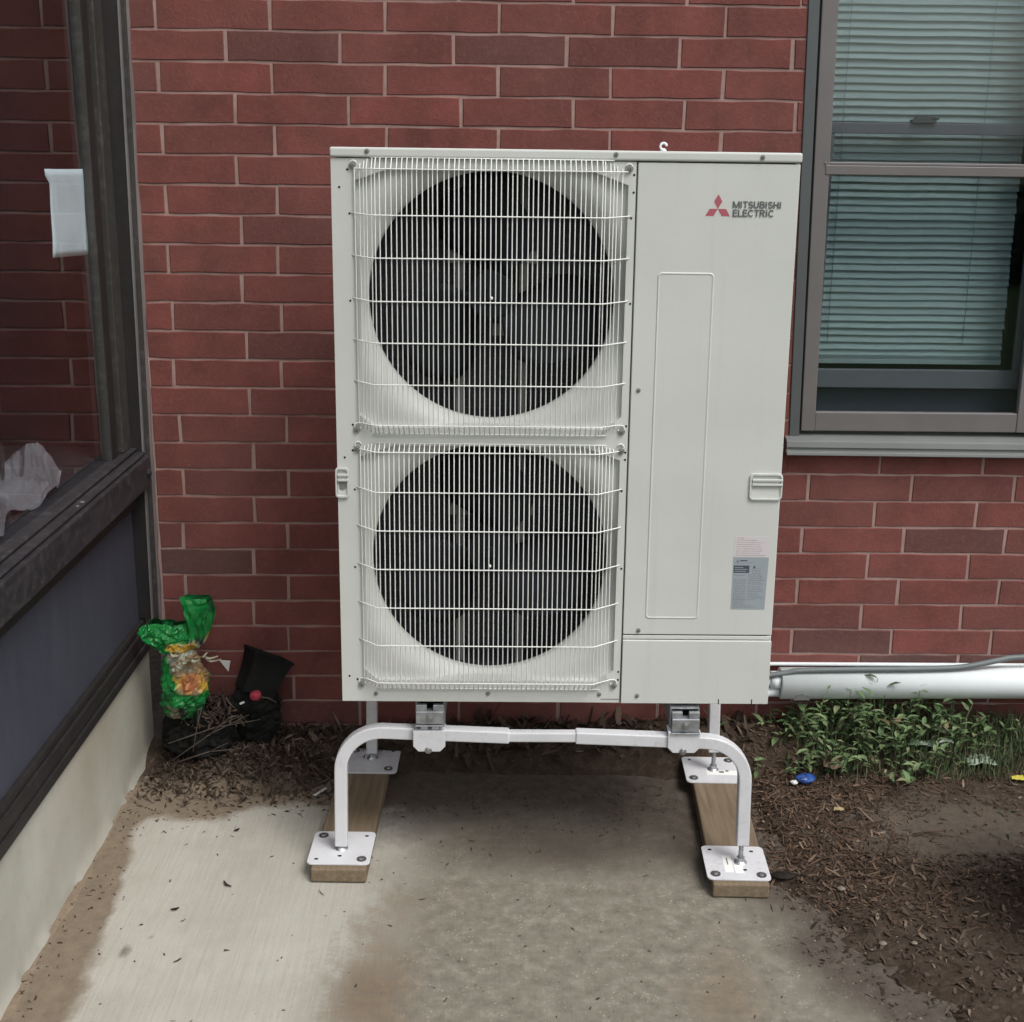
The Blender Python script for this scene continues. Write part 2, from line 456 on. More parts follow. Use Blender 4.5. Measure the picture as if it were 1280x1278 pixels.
# small value-noise for heights and outlines
_N = rng.random((64, 64))
def vnoise(x, y):
    x = np.asarray(x, float); y = np.asarray(y, float)
    xi = np.floor(x).astype(int); yi = np.floor(y).astype(int)
    fx = x - xi; fy = y - yi; fx = fx * fx * (3 - 2 * fx); fy = fy * fy * (3 - 2 * fy)
    g = lambda a, b: _N[a % 64, b % 64]
    return (g(xi, yi) * (1 - fx) + g(xi + 1, yi) * fx) * (1 - fy) + (g(xi, yi + 1) * (1 - fx) + g(xi + 1, yi + 1) * fx) * fy
def fbm(x, y, o=4):
    s = 0; a = 0.5; t = 0
    for i in range(o):
        s = s + a * vnoise(x * 2 ** i + 13.7 * i, y * 2 ** i + 5.1 * i); t += a; a *= 0.55
    return s / t

# ------------------------------------------------------------------ ground
def right_edge(y):            # x of the ragged edge where soil covers the slab
    y = np.asarray(y, float)
    e = np.interp(y, [-4, -1.6, -1.32, -0.95, -0.80, -0.70, -0.2, 0.2], [1.62, 1.50, 1.37, 1.28, 1.19, 1.15, 1.12, 1.10])
    return e + (fbm(y * 6, y * 0 + 3) - 0.5) * 0.12
def dirt_h(x, y):
    x = np.asarray(x, float); y = np.asarray(y, float)
    n = fbm(x * 5, y * 5) - 0.5
    n2 = fbm(x * 22 + 9, y * 22) - 0.5
    inside = -0.03
    # right side
    r = sstep(-0.05, 0.12, x - right_edge(y) + n * 0.16 + n2 * 0.10)
    h = inside + r * (0.045 + 0.022 * n + 0.012 * n2)
    # bare packed earth, slightly lower
    bare = np.exp(-(((x - 1.72) / 0.28) ** 2 + ((y + 0.52) / 0.20) ** 2))
    h = h - 0.008 * bare * r
    # drift against the brick wall
    wall_top = np.interp(x, [-0.7, -0.45, -0.15, 0.5, 1.2, 1.6, 2.3, 3], [0.035, 0.04, 0.075, 0.088, 0.11, 0.10, 0.09, 0.08])
    w = sstep(-0.26, -0.02, y + n * 0.12)
    h = np.maximum(h, -0.03 + w * (wall_top + 0.03) + n2 * 0.012)
    # left corner: drift around the rubbish
    lc = np.exp(-(((x + 0.30) / 0.26) ** 2 + ((y + 0.12) / 0.17) ** 2))
    h = np.maximum(h, -0.03 + lc * 0.105 + n2 * 0.01)
    # strip along the concrete base
    st = sstep(0.05, -0.01, x + 0.60 + n * 0.05) * sstep(-2.6, -0.2, y + 2.4)
    h = np.maximum(h, -0.012 + st * 0.018)
    return h

def axis(lo, hi, step, far):
    a = list(np.arange(lo, hi + 1e-6, step))
    out = []; d = step
    x = a[-1]
    while x < far: d *= 1.35; x += d; out.append(x)
    lo_ = []; d = step; x = a[0]
    while x > -far: d *= 1.35; x -= d; lo_.append(x)
    return np.array(lo_[::-1] + a + out)
def sheet(name, xs, ys, hfun, mat, stain):
    X, Y = np.meshgrid(xs, ys)
    Z = hfun(X, Y)
    nx, ny = len(xs), len(ys)
    v = np.stack([X.ravel(), Y.ravel(), Z.ravel()], 1)
    i = np.arange(nx * ny).reshape(ny, nx)
    f = np.stack([i[:-1, :-1].ravel(), i[:-1, 1:].ravel(), i[1:, 1:].ravel(), i[1:, :-1].ravel()], 1)
    me = bpy.data.meshes.new(name)
    me.from_pydata(v.tolist(), [], f.tolist())
    me.polygons.foreach_set('use_smooth', [True] * len(me.polygons))
    ca = me.color_attributes.new('stain', 'FLOAT_COLOR', 'POINT')
    s = stain(X.ravel(), Y.ravel())
    ca.data.foreach_set('color', np.concatenate([s, np.ones((len(s), 1))], 1).ravel().astype(np.float32))
    o = link(name, me, mat)
    return tag(o, kind='structure')

def slab_h(x, y): return (fbm(x * 3, y * 3) - 0.5) * 0.006
def slab_stain_tone(x, y):
    n = fbm(x * 2.5, y * 2.5) - 0.5
    # R: weathered concrete (right), clean broomed concrete on the left
    old = sstep(-0.20, 0.50, x + 0.22 * n + (y + 0.9) * -0.05)
    old = np.maximum(old, sstep(-1.9, -2.3, y) * 0.4)
    # G: brown soil stain along the base, rear band, and lower middle
    b1 = sstep(-0.44, -0.53, x + n * 0.16 + (y + 0.8) * 0.06)
    b2 = sstep(-0.46, -0.30, y + n * 0.25 + 0.06 * sstep(-0.3, 0.1, x)) * sstep(0.55, 0.0, x)
    b3 = 0.62 * np.exp(-(((x - 0.18) / 0.14) ** 2 + ((y + 1.15) / 0.5) ** 2))
    b4 = 0.55 * np.exp(-(((x - 0.95) / 0.14) ** 2 + ((y + 1.25) / 0.35) ** 2))
    g = np.clip(b1 + b2 + b3 + b4, 0, 1)
    # B: darker tone under and behind the unit, soil stain towards the right corner
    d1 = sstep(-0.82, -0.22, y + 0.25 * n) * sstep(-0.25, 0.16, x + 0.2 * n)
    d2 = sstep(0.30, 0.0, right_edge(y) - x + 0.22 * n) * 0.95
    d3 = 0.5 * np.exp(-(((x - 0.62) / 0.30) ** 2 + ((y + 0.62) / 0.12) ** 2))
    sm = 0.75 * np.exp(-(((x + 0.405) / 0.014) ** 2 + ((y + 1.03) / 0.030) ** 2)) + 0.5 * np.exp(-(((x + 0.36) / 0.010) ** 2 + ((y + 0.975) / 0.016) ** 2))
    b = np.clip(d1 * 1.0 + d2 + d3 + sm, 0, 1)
    return np.stack([old, g, b], 1)
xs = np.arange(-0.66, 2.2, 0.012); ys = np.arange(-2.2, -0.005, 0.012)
slab = sheet('concrete_slab', xs, ys, slab_h, 'slab_concrete', slab_stain_tone)

def dirt_stain(x, y):
    n = fbm(x * 4, y * 4) - 0.5
    bare = np.clip(1.5 * np.exp(-(((x - 1.70) / 0.27) ** 2 + ((y + 0.50) / 0.17) ** 2)) + n * 0.5, 0, 1)
    tan = sstep(-0.05, -0.35, x + n * 0.3) * sstep(-0.14, -0.30, y) * sstep(0.5, 0.0, x)
    far = sstep(-2.6, -3.6, y)
    far = np.maximum(far, sstep(4.0, 5.0, np.abs(x)))
    return np.stack([bare, tan, far], 1)
gx = axis(-0.72, 2.5, 0.014, 70); gy = axis(-2.2, 0.0, 0.014, 70)
gy = gy[gy <= 0.02]
gy = np.concatenate([gy, [0.3, 8, 60]])
def ground_h(x, y):
    h = dirt_h(x, np.clip(y, -3, 0.3))
    far = (y < -2.2) | (x > 2.6) | (x < -0.75)
    return np.where(far, np.where(y < -2.2, -0.02, h), h)
ground = sheet('ground', gx, gy, ground_h, 'dirt', dirt_stain)

# ------------------------------------------------------------------ brick wall
COURSE = 0.0803; ZB = 0.3201 + 23 * COURSE           # bed joint k lies at ZB - k*COURSE
ROW0 = {1: -0.2936, 2: -0.4772, 3: -0.2746, 4: -0.4753, 5: -0.28, 6: -0.4758, 7: -0.2717, 8: -0.4786, 9: -0.2765, 10: -0.4744,
        11: -0.2721, 12: -0.4799, 13: -0.2698, 14: -0.471, 15: -0.2656, 16: -0.4708, 17: -0.2699, 18: -0.4796, 19: -0.2781,
        20: -0.482, 21: -0.2846, 22: -0.4886}
BL = 0.3038
WX0, WX1, WZ0, WZ1 = 1.262, 2.06, 0.944, 2.62          # window opening in the wall
wall = empty('brick_wall', (0, 0, 0), label='red brick wall with pale pink mortar behind the outdoor unit', cat='wall')
# mortar backing with the opening left free
def wx(x, z): return x - 0.0205 * (z - 1.0) if 1.2 < x < 1.42 else x
mb = MB()
Y0, Y1 = 0.0028, 0.16
for (a, b, c0, c1) in ((-0.56, WX0, -0.3, 3.4), (WX1, 5.0, -0.3, 3.4), (WX0, WX1, -0.3, WZ0), (WX0, WX1, WZ1, 3.4)):
    mb.box(a, b, Y0, Y1, c0, c1, warp=lambda p: (1.2835 - 0.0215 * (p[2] - 1.0) if abs(p[0] - WX0) < 1e-6 else p[0], p[1], p[2]))
mb.build('mortar', 'mortar_pink', wall)

def brick_mesh(L, H, seed):
    r = random.Random(seed)
    j = lambda a=0.0007: r.uniform(-a, a)
    b = 0.0022; D = 0.02; hx, hz = L / 2, H / 2
    ns = 5 if L > 0.12 else 2
    ring = [(-hx + L * i / ns, -hz) for i in range(ns + 1)] + [(hx - L * i / ns, hz) for i in range(ns + 1)]
    jit = [(j(0.0016), j(0.0017)) for _ in ring]
    n = len(ring); v = []
    for k_, (y, ins) in enumerate(((D, 0.0), (b, 0.0), (0.0, b * 0.8))):
        for (px, pz), (jx, jz) in zip(ring, jit):
            sx = 1 if px > 0 else -1; sz = 1 if pz > 0 else -1
            edge = abs(abs(px) - hx) < 1e-6
            v.append((px + jx * edge - (ins * sx if edge else 0), y + (j(0.0004) if k_ else 0), pz + jz - ins * sz))
    f = []
    for k_ in range(2):
        f += [(i + k_ * n, (i + 1) % n + k_ * n, (i + 1) % n + (k_ + 1) * n, i + (k_ + 1) * n) for i in range(n)]
    o = 2 * n
    f += [(o + i, o + i + 1, o + n - 2 - i, o + n - 1 - i) for i in range(ns)]
    return v, f
BH = COURSE - 0.0062
variants = []
for s_ in range(14):
    v, f = brick_mesh(BL - 0.0090, BH, s_)
    me = mkmesh('brick', v, f); me.materials.append(M['brick_red']); variants.append(me)
bricks = []; far = MB()
def row_start(k):
    if k in ROW0: return ROW0[k]
    return -0.2790 if k % 2 else -0.4765
for k_ in range(-16, 28):
    zt = ZB - k_ * COURSE; zc = zt - COURSE / 2
    x = row_start(k_) - BL
    spans = []
    cuts = []
    xx = x
    while xx < 5.0:
        spans.append([xx, xx + BL]); xx += BL
    # cut bricks above: closers beside the window
    for a, b in spans:
        a += 0.0046 + random.uniform(-0.0014, 0.0014); b -= 0.0046 + random.uniform(-0.0014, 0.0014)
        z0, z1 = zc - BH / 2, zc + BH / 2
        a = max(a, -0.548)
        if b - a < 0.012: continue
        pcs = [(a, b, z0, z1)]
        if z1 > WZ0 + 0.004 and z0 < WZ1:
            wl = 1.2835 - 0.0215 * (zc - 1.0)
            pcs = []
            if a < wl - 0.01: pcs.append((a, min(b, wl), max(z0, -9), z1))
            if b > WX1 + 0.02: pcs.append((max(a, WX1), b, z0, z1))
            if z0 < WZ0 and b > wl and a < WX1:
                pcs.append((max(a, wl), min(b, WX1), z0, WZ0))
        for (p0, p1, q0, q1) in pcs:
            if p1 - p0 < 0.012: continue
            # odd closers next to the window, as laid
            inview = -0.56 < p1 and p0 < 2.12 and q1 > -0.02 and q0 < 2.28
            if inview: bricks.append((p0, p1, q0, q1))
            else:
                v, f = brick_mesh(p1 - p0, q1 - q0, random.randrange(999))
                far.add([(px + (p0 + p1) / 2, py, pz + (q0 + q1) / 2) for px, py, pz in v], f)
for (p0, p1, q0, q1) in bricks:
    full = abs((p1 - p0) - (BL - 0.0092)) < 0.004 and abs((q1 - q0) - BH) < 1e-4
    if full: me = random.choice(variants)
    else:
        v, f = brick_mesh(p1 - p0, q1 - q0, random.randrange(999))
        me = mkmesh('brick', v, f); me.materials.append(M['brick_red'])
    o = bpy.data.objects.new('brick', me); col.objects.link(o); o.parent = wall
    o.location = ((p0 + p1) / 2, random.uniform(-0.0008, 0.0008), (q0 + q1) / 2)
    o.rotation_euler = (0, radians(random.gauss(0, 0.18)), 0)
print('bricks', len(bricks))
tag(far.build('outer_bricks', 'brick_red_far', wall), kind='stuff')

# ------------------------------------------------------------------ window in the brick wall
def warp(p):     # the frame leans a little to the left towards the top
    x, y, z = p
    w = max(0.0, min(1.0, (1.5 - x) / 0.2))
    return (x - 0.0215 * (z - 1.0) * w, y, z)
win = MB()
# outer dark trim (jamb channel), recessed step, lining of the opening
win.box(1.2838, 1.3125, -0.004, 0.07, 0.985, 2.60, warp=warp)
win.box(1.3125, 1.318, 0.012, 0.07, 1.0, 2.60, warp=warp)
win.box(2.0, 2.06, -0.004, 0.07, 0.99, 2.60, warp=warp)
win.box(1.285, 2.06, 0.075, 0.157, 2.55, 2.62, warp=warp)
win.box(1.285, 1.335, 0.072, 0.157, 0.99, 2.55, warp=warp)
win.box(1.98, 2.06, 0.072, 0.157, 0.99, 2.55, warp=warp)
win.box(1.318, 2.0, 0.030, 0.157, 0.985, 1.004, warp=warp)
wf = win.build('window', 'window_trim_dark', wall, bevel=0.002)
# storm sash (outer frame with meeting rail)
s_ = MB()
s_.box(1.318, 1.358, -0.002, 0.022, 1.012, 2.58, warp=warp)
s_.box(1.945, 1.99, -0.002, 0.022, 1.012, 2.58)
s_.box(1.358, 1.945, 0.0, 0.022, 1.012, 1.068, warp=warp)
s_.box(1.358, 1.945, 0.0, 0.022, 2.53, 2.58, warp=warp)
s_.build('storm_frame', 'window_aluminium', wf, bevel=0.0025)
s_ = MB()
s_.box(1.347, 1.945, -0.004, 0.022, 1.7335, 1.7595, warp=warp)
s_.box(1.347, 1.945, 0.004, 0.022, 1.7595, 1.768, warp=warp)
s_.build('meeting_rail', 'window_aluminium', wf, bevel=0.002)
s_ = MB(); s_.disc((1.3345, -0.002, 1.766), 0.003, 0.003, 10); s_.build('rivet', 'screw_grey', wf)
s_ = MB(); s_.box(1.352, 1.95, 0.010, 0.013, 1.765, 2.54, warp=warp); s_.build('glass_pane', 'window_glass', wf)
s_ = MB(); s_.box(1.352, 1.95, 0.014, 0.017, 1.062, 1.736, warp=warp); s_.build('glass_pane', 'window_glass', wf)
s_ = MB(); s_.box(1.372, 1.945, 0.076, 0.079, 1.182, 1.845); s_.build('glass_pane', 'window_glass', wf)
s_ = MB(); s_.box(1.336, 1.98, 0.094, 0.097, 1.875, 2.54); s_.build('glass_pane', 'window_glass', wf)
# inner double-hung sashes
s_ = MB()
s_.box(1.336, 1.98, 0.066, 0.090, 1.128, 1.182)
s_.box(1.336, 1.98, 0.066, 0.090, 1.845, 1.875)
s_.box(1.336, 1.372, 0.068, 0.088, 1.182, 1.845)
s_.box(1.945, 1.98, 0.068, 0.088, 1.182, 1.845)
s_.box(1.336, 1.98, 0.04, 0.157, 1.004, 1.03)
s_.build('inner_sash', 'inner_sash_paint', wf, bevel=0.002)
s_ = MB()
s_.box(1.585, 1.650, 0.058, 0.090, 1.876, 1.884)
s_.prism([(1.59, 1.884), (1.64, 1.884), (1.632, 1.893), (1.60, 1.896)], 0.062, 0.082)
s_.tube([(1.63, 0.07, 1.889), (1.655, 0.055, 1.888)], 0.004, 6)
s_.build('sash_lock', 'window_trim_dark', wf)
# metal sill: sloping top, front lip, drip edge
s_ = MB()
prof = [(0.05, 1.012), (-0.004, 0.999), (-0.030, 0.990), (-0.034, 0.972), (-0.030, 0.971), (-0.030, 0.962), (-0.040, 0.960), (-0.042, 0.951), (-0.036, 0.949), (0.01, 0.949)]
n_ = len(prof)
v = []
for xx, dz in ((1.272, 0.0), (2.4, -0.004)):
    v += [(xx, a, b + dz - 0.002) for a, b in prof]
s_.add(v, [(i, i + n_, (i + 1) % n_ + n_, (i + 1) % n_) for i in range(n_)] + [tuple(range(n_)), tuple(range(2 * n_ - 1, n_ - 1, -1))])
s_.build('sill', 'sill_metal', wf, bevel=0.0012)
s_ = MB(); s_.box(1.336, 1.98, 0.100, 0.118, 1.031, 1.165); s_.build('stool', 'navy_board', wf, bevel=0.002)
# dim room behind the window
s_ = MB()
for b_ in ((1.0, 2.7, 1.6, 1.62, 0.3, 2.8), (0.98, 1.0, 0.165, 1.6, 0.3, 2.8), (2.7, 2.72, 0.165, 1.6, 0.3, 2.8), (1.0, 2.7, 0.165, 1.6, 0.28, 0.3), (1.0, 2.7, 0.165, 1.6, 2.8, 2.82)):
    s_.box(*b_)
s_.build('room_lining', 'dark_room', wf)

blind = empty('window_blind', (1.64, 0.125, 2.5), label='pale horizontal slatted blind hanging behind the window glass', cat='blind')
def slat_mesh():
    xs_ = np.linspace(-0.30, 0.285, 13)
    v = []
    for x_ in xs_:
        for (yy, zz) in ((-0.0050, -0.0108), (-0.0022, -0.0032), (0.0015, 0.0045), (0.0062, 0.0112)):
            v.append((x_, yy, zz + 0.0006 * sin(x_ * 23)))
    f = [(i * 4 + j, (i + 1) * 4 + j, (i + 1) * 4 + j + 1, i * 4 + j + 1) for i in range(12) for j in range(3)]
    return mkmesh('slat', v, f, True)
sm_ = slat_mesh(); sm_.materials.append(M['blind_slat'])
z_ = 1.224; i_ = 0
while z_ < 2.47:
    o = bpy.data.objects.new('slat', sm_); col.objects.link(o); o.parent = blind
    o.location = (0.0 + random.uniform(-0.002, 0.002), random.uniform(-0.001, 0.001), z_ - 2.5)
    o.rotation_euler = (radians(random.uniform(-7, 7)), radians(random.gauss(0, 0.12)), 0)
    z_ += 0.0208
s_ = MB(); s_.box(-0.30, 0.285, -0.010, 0.010, 1.192 - 2.5, 1.206 - 2.5)
for q in range(4): s_.box(-0.30, 0.285, -0.009, 0.009, 1.2075 - 2.5 + q * 0.0030, 1.2090 - 2.5 + q * 0.0030)
s_.build('bottom_rail', 'blind_slat', blind, bevel=0.002)
s_ = MB(); s_.box(-0.30, 0.285, -0.02, 0.02, -0.02, 0.02); s_.build('head_rail', 'blind_slat', blind)
for cx_ in (-0.235, 0.165):
    s_ = MB(); s_.tube([(cx_, -0.0085, -0.02), (cx_, -0.0085, -1.25)], 0.0009, 4); s_.build('cord', 'cord_white', blind)

# ------------------------------------------------------------------ glazed frontage on the left
shop = empty('glazed_frontage', (-0.6, -1.2, 0), label='dark framed glazed wall with blue panel on a concrete base, left of the unit', cat='wall')
sp_ = Vector((0.6, 1.2, 0))
def SB(name, mat, boxes, bevel=0.003):
    q = MB()
    for b in boxes: q.box(*b)
    q.v = [(a + sp_.x, b + sp_.y, c) for a, b, c in q.v]
    return q.build(name, mat, shop, bevel=bevel)
YF = -2.7
# concrete base: front face uneven, spalled foot
ny, nz = 150, 22
v = []; f = []
ys_ = np.linspace(YF, 0.004, ny); zs_ = np.linspace(-0.06, 0.34, nz)
for zz in zs_:
    for yy in ys_:
        d = 0.004 * (fbm(yy * 6, zz * 6) - 0.5) + 0.010 * max(0, 1 - (zz + 0.005) / 0.03) * float(fbm(yy * 14, 2.0) > 0.47) + 0.004 * float(vnoise(yy * 30, zz * 40))* max(0, 1 - zz / 0.05)
        v.append((-0.605 + float(d), yy, zz + (0.0035 if zz > 0.33 else 0)))
for i in range(nz - 1):
    for j in range(ny - 1):
        f.append((i * ny + j, i * ny + j + 1, (i + 1) * ny + j + 1, (i + 1) * ny + j))
o0 = len(v)
for yy in ys_: v.append((-0.90, yy, 0.3435))
for j in range(ny - 1): f.append(((nz - 1) * ny + j, (nz - 1) * ny + j + 1, o0 + j + 1, o0 + j))
q = MB(); q.add([(a + sp_.x, b + sp_.y, c) for a, b, c in v], f, 0, True)
q.build('concrete_base', 'base_concrete', shop)
# bottom rail of the frame on the base
SB('bottom_rail', 'dark_frame_paint', [(-0.70, -0.592, YF, -0.004, 0.334, 0.362), (-0.70, -0.598, YF, -0.004, 0.364, 0.405), (-0.70, -0.604, YF, -0.004, 0.407, 0.428)], 0.004)
SB('blue_panel', 'blue_panel', [(-0.64, -0.618, YF, -0.03, 0.428, 0.815)], 0.0)
SB('panel_head', 'dark_frame_paint', [(-0.66, -0.600, YF, -0.03, 0.780, 0.838)], 0.004)
SB('window_ledge', 'dark_sill_paint', [(-0.66, -0.556, YF, -0.028, 0.842, 0.930), (-0.66, -0.566, YF, -0.028, 0.932, 0.941), (-0.66, -0.590, YF, -0.028, 0.943, 0.952)], 0.005)
# small lumps and paint chips on the ledge
for (yy, zz, r_) in ((-0.585, 0.943, 0.006), (-0.62, 0.942, 0.004), (-0.78, 0.936, 0.004)):
    q = MB(); q.disc((-0.572 + sp_.x, yy + sp_.y, zz), r_, 0.003, 7, 'z'); q.build('paint_chip', 'edge_metal', shop)
q = MB(); q.disc((-0.556 + sp_.x, -0.055 + sp_.y, 0.885), 0.011, 0.006, 10, 'x'); q.disc((-0.550 + sp_.x, -0.055 + sp_.y, 0.885), 0.006, 0.004, 8, 'x'); q.build('latch_knob', 'dark_sill_paint', shop, bevel=0.001)
# corner jamb, its bright edge strip, grey backing strip and caulk line against the brick
def lean(x, z): return x + 0.009 * (z - 1.0)
def jamb(name, mat, x0, x1, y0, y1, z0, z1, bevel=0.002, wig=0.0):
    q = MB(); n = 40 if wig else 6; v = []; 
    for i in range(n + 1):
        z = z0 + (z1 - z0) * i / n
        a = lean(x0, z); b = lean(x1, z) + (random.uniform(-wig, wig) if wig else 0)
        v += [(a + sp_.x, y0 + sp_.y, z), (b + sp_.x, y0 + sp_.y, z), (b + sp_.x, y1 + sp_.y, z), (a + sp_.x, y1 + sp_.y, z)]
    f = [(i * 4 + j, i * 4 + (j + 1) % 4, (i + 1) * 4 + (j + 1) % 4, (i + 1) * 4 + j) for i in range(n) for j in range(4)]
    f += [(3, 2, 1, 0), tuple(n * 4 + j for j in range(4))]
    q.add(v, f)
    return q.build(name, mat, shop, bevel=0 if wig else bevel)
jamb('jamb', 'dark_frame_paint', -0.66, -0.577, -0.026, 0.003, 0.430, 3.35)
jamb('edge_strip', 'edge_metal', -0.5765, -0.5725, -0.029, 0.003, 0.430, 3.35, 0.0008)
jamb('backing_strip', 'grey_frame', -0.572, -0.560, -0.012, 0.004, 0.35, 3.35, 0.001)
jamb('caulk_line', 'caulk_grey', -0.5595, -0.552, -0.006, 0.006, 0.03, 3.35, wig=0.0022)
SB('glazing_frame', 'grey_frame', [(-0.66, -0.606, -0.105, -0.028, 0.953, 3.3), (-0.66, -0.618, -0.135, -0.105, 0.953, 3.3)], 0.003)
SB('glazing_bead', 'dark_frame_paint', [(-0.66, -0.612, -0.19, -0.135, 0.953, 3.3)], 0.003)
SB('bead_edge', 'grey_frame', [(-0.64, -0.6135, -0.194, -0.1905, 0.953, 3.3)], 0.001)
SB('far_mullion', 'dark_frame_paint', [(-0.70, -0.60, YF - 0.06, YF, 0.0, 3.35)], 0.003)
SB('head_beam', 'dark_frame_paint', [(-0.70, -0.57, YF, -0.03, 3.302, 3.45)], 0.003)
q = MB(); q.box(-0.632 + sp_.x, -0.626 + sp_.x, YF + sp_.y, -0.15 + sp_.y, 0.953, 3.30); q.build('glass_pane', 'dark_glass', shop)
q = MB()
for b in ((-2.6, -2.58, YF, 0.0, 0.0, 3.4), (-2.58, -0.70, YF - 0.02, YF, 0.0, 3.4), (-2.58, -0.70, -0.02, 0.0, 0.0, 3.4), (-2.58, -0.70, YF, -0.02, 0.0, 0.02), (-2.58, -0.70, YF, -0.02, 3.38, 3.4)):
    q.box(b[0] + sp_.x, b[1] + sp_.x, b[2] + sp_.y, b[3] + sp_.y, b[4], b[5])
q.build('room_lining', 'black_room', shop)

# sheet of paper taped inside the pane
def crumple(nx, ny, fn):
    v = []; f = []
    for j in range(ny):
        for i in range(nx):
            v.append(fn(i / (nx - 1), j / (ny - 1)))
    for j in range(ny - 1):
        for i in range(nx - 1):
            f.append((j * nx + i, j * nx + i + 1, (j + 1) * nx + i + 1, (j + 1) * nx + i))
    return v, f
c00, c10, c01, c11 = Vector((0, -0.470, 1.523)), Vector((0, -0.190, 1.508)), Vector((0, -0.455, 1.730)), Vector((0, -0.165, 1.726))
def pf(u, w):
    p = (c00 * (1 - u) + c10 * u) * (1 - w) + (c01 * (1 - u) + c11 * u) * w
    p = p + Vector((0, 0.006 * sin(pi * w) * (1 - u) - 0.005 * sin(2 * pi * w) * u, 0))
    if u < 0.1 and w > 0.9: p = p + Vector((0, -0.025, 0.001))
    return (-0.6350 + 0.0010 * sin(u * 5) + 0.0008 * sin(w * 9), p.y, p.z)
v, f = crumple(12, 14, pf)
q = MB(); q.add(v, f, 0, True)
o = q.build('paper_sheet', 'paper_pane')
so = o.modifiers.new('thickness', 'SOLIDIFY'); so.thickness = 0.0005
tag(o, 'blank pale sheet of paper stuck to the dark glass on the left', 'paper')

# crumpled clear plastic lying inside on the window ledge
def plast(u, w):
    a = u * 0.62
    h = 0.075 * sin(pi * min(1, w * 1.05)) * (0.45 + 0.55 * sin(u * 4.3 + 0.4) ** 2) + 0.05 * (fbm(u * 9, w * 9) - 0.5)
    return (-0.655 - 0.16 * w + 0.018 * sin(u * 11), -1.04 + a, 0.965 + max(0.0, float(h)) + 0.012 * sin(u * 19 + w * 5))
v, f = crumple(40, 24, plast)
q = MB(); q.add(v, f, 0, False)
o = q.build('plastic_wrap', 'pale_plastic')
tag(o, 'crumpled pale plastic wrap lying behind the dark glass at the ledge', 'plastic wrap')
SB('inner_ledge', 'dark_sill_paint', [(-1.0, -0.662, YF, -0.028, 0.92, 0.955)], 0.003)

# ------------------------------------------------------------------ the outdoor unit
U = empty('outdoor_unit', (0.0636, -0.6908, 0.4702), (-0.0187, 0, -0.0047),
          label='cream twin fan heat pump outdoor unit standing on a white frame', cat='heat pump')
W_, H_, D_ = 1.05, 1.32, 0.33
SPLIT = 0.6835
# side, back, bottom and top sheets
q = MB()
q.box(0.0, 0.012, 0.006, D_, 0.004, 1.295)
q.box(1.038, 1.0495, 0.004, D_, 0.002, 1.2982)
q.box(0.0, 1.0495, D_ + 0.0005, D_ + 0.004, 0.004, 1.295)
q.box(0.012, 1.038, 0.006, D_, 0.003, 0.012)
q.build('cabinet', 'cream_enamel', U, bevel=0.003)
q = MB()
q.box(SPLIT - 0.012, SPLIT + 0.002, 0.03, D_ - 0.002, 0.0125, 1.294)
q.box(0.0125, SPLIT - 0.013, 0.03, D_ - 0.004, 0.642, 0.652)
q.box(0.0125, 0.016, 0.03, D_ - 0.004, 0.0125, 1.294)
q.box(0.0165, SPLIT - 0.013, 0.03, D_ - 0.004, 0.0125, 0.0150)
q.box(0.0165, SPLIT - 0.013, 0.03, D_ - 0.004, 1.288, 1.294)
q.build('partition', 'chamber_dark', U)
q = MB()
q.box(0.017, SPLIT - 0.013, D_ - 0.02, D_ - 0.005, 0.016, 1.287)
for i in range(58):
    z = 0.03 + i * 0.0216
    q.box(0.02, SPLIT - 0.02, D_ - 0.0245, D_ - 0.0201, z, z + 0.0035)
q.build('coil', 'coil_fin', U)
# lid with folded lip
q = MB()
q.box(-0.002, 1.0525, -0.0055, D_ + 0.008, 1.2985, 1.3205)
q.build('lid', 'cream_enamel', U, bevel=0.005, segs=3)

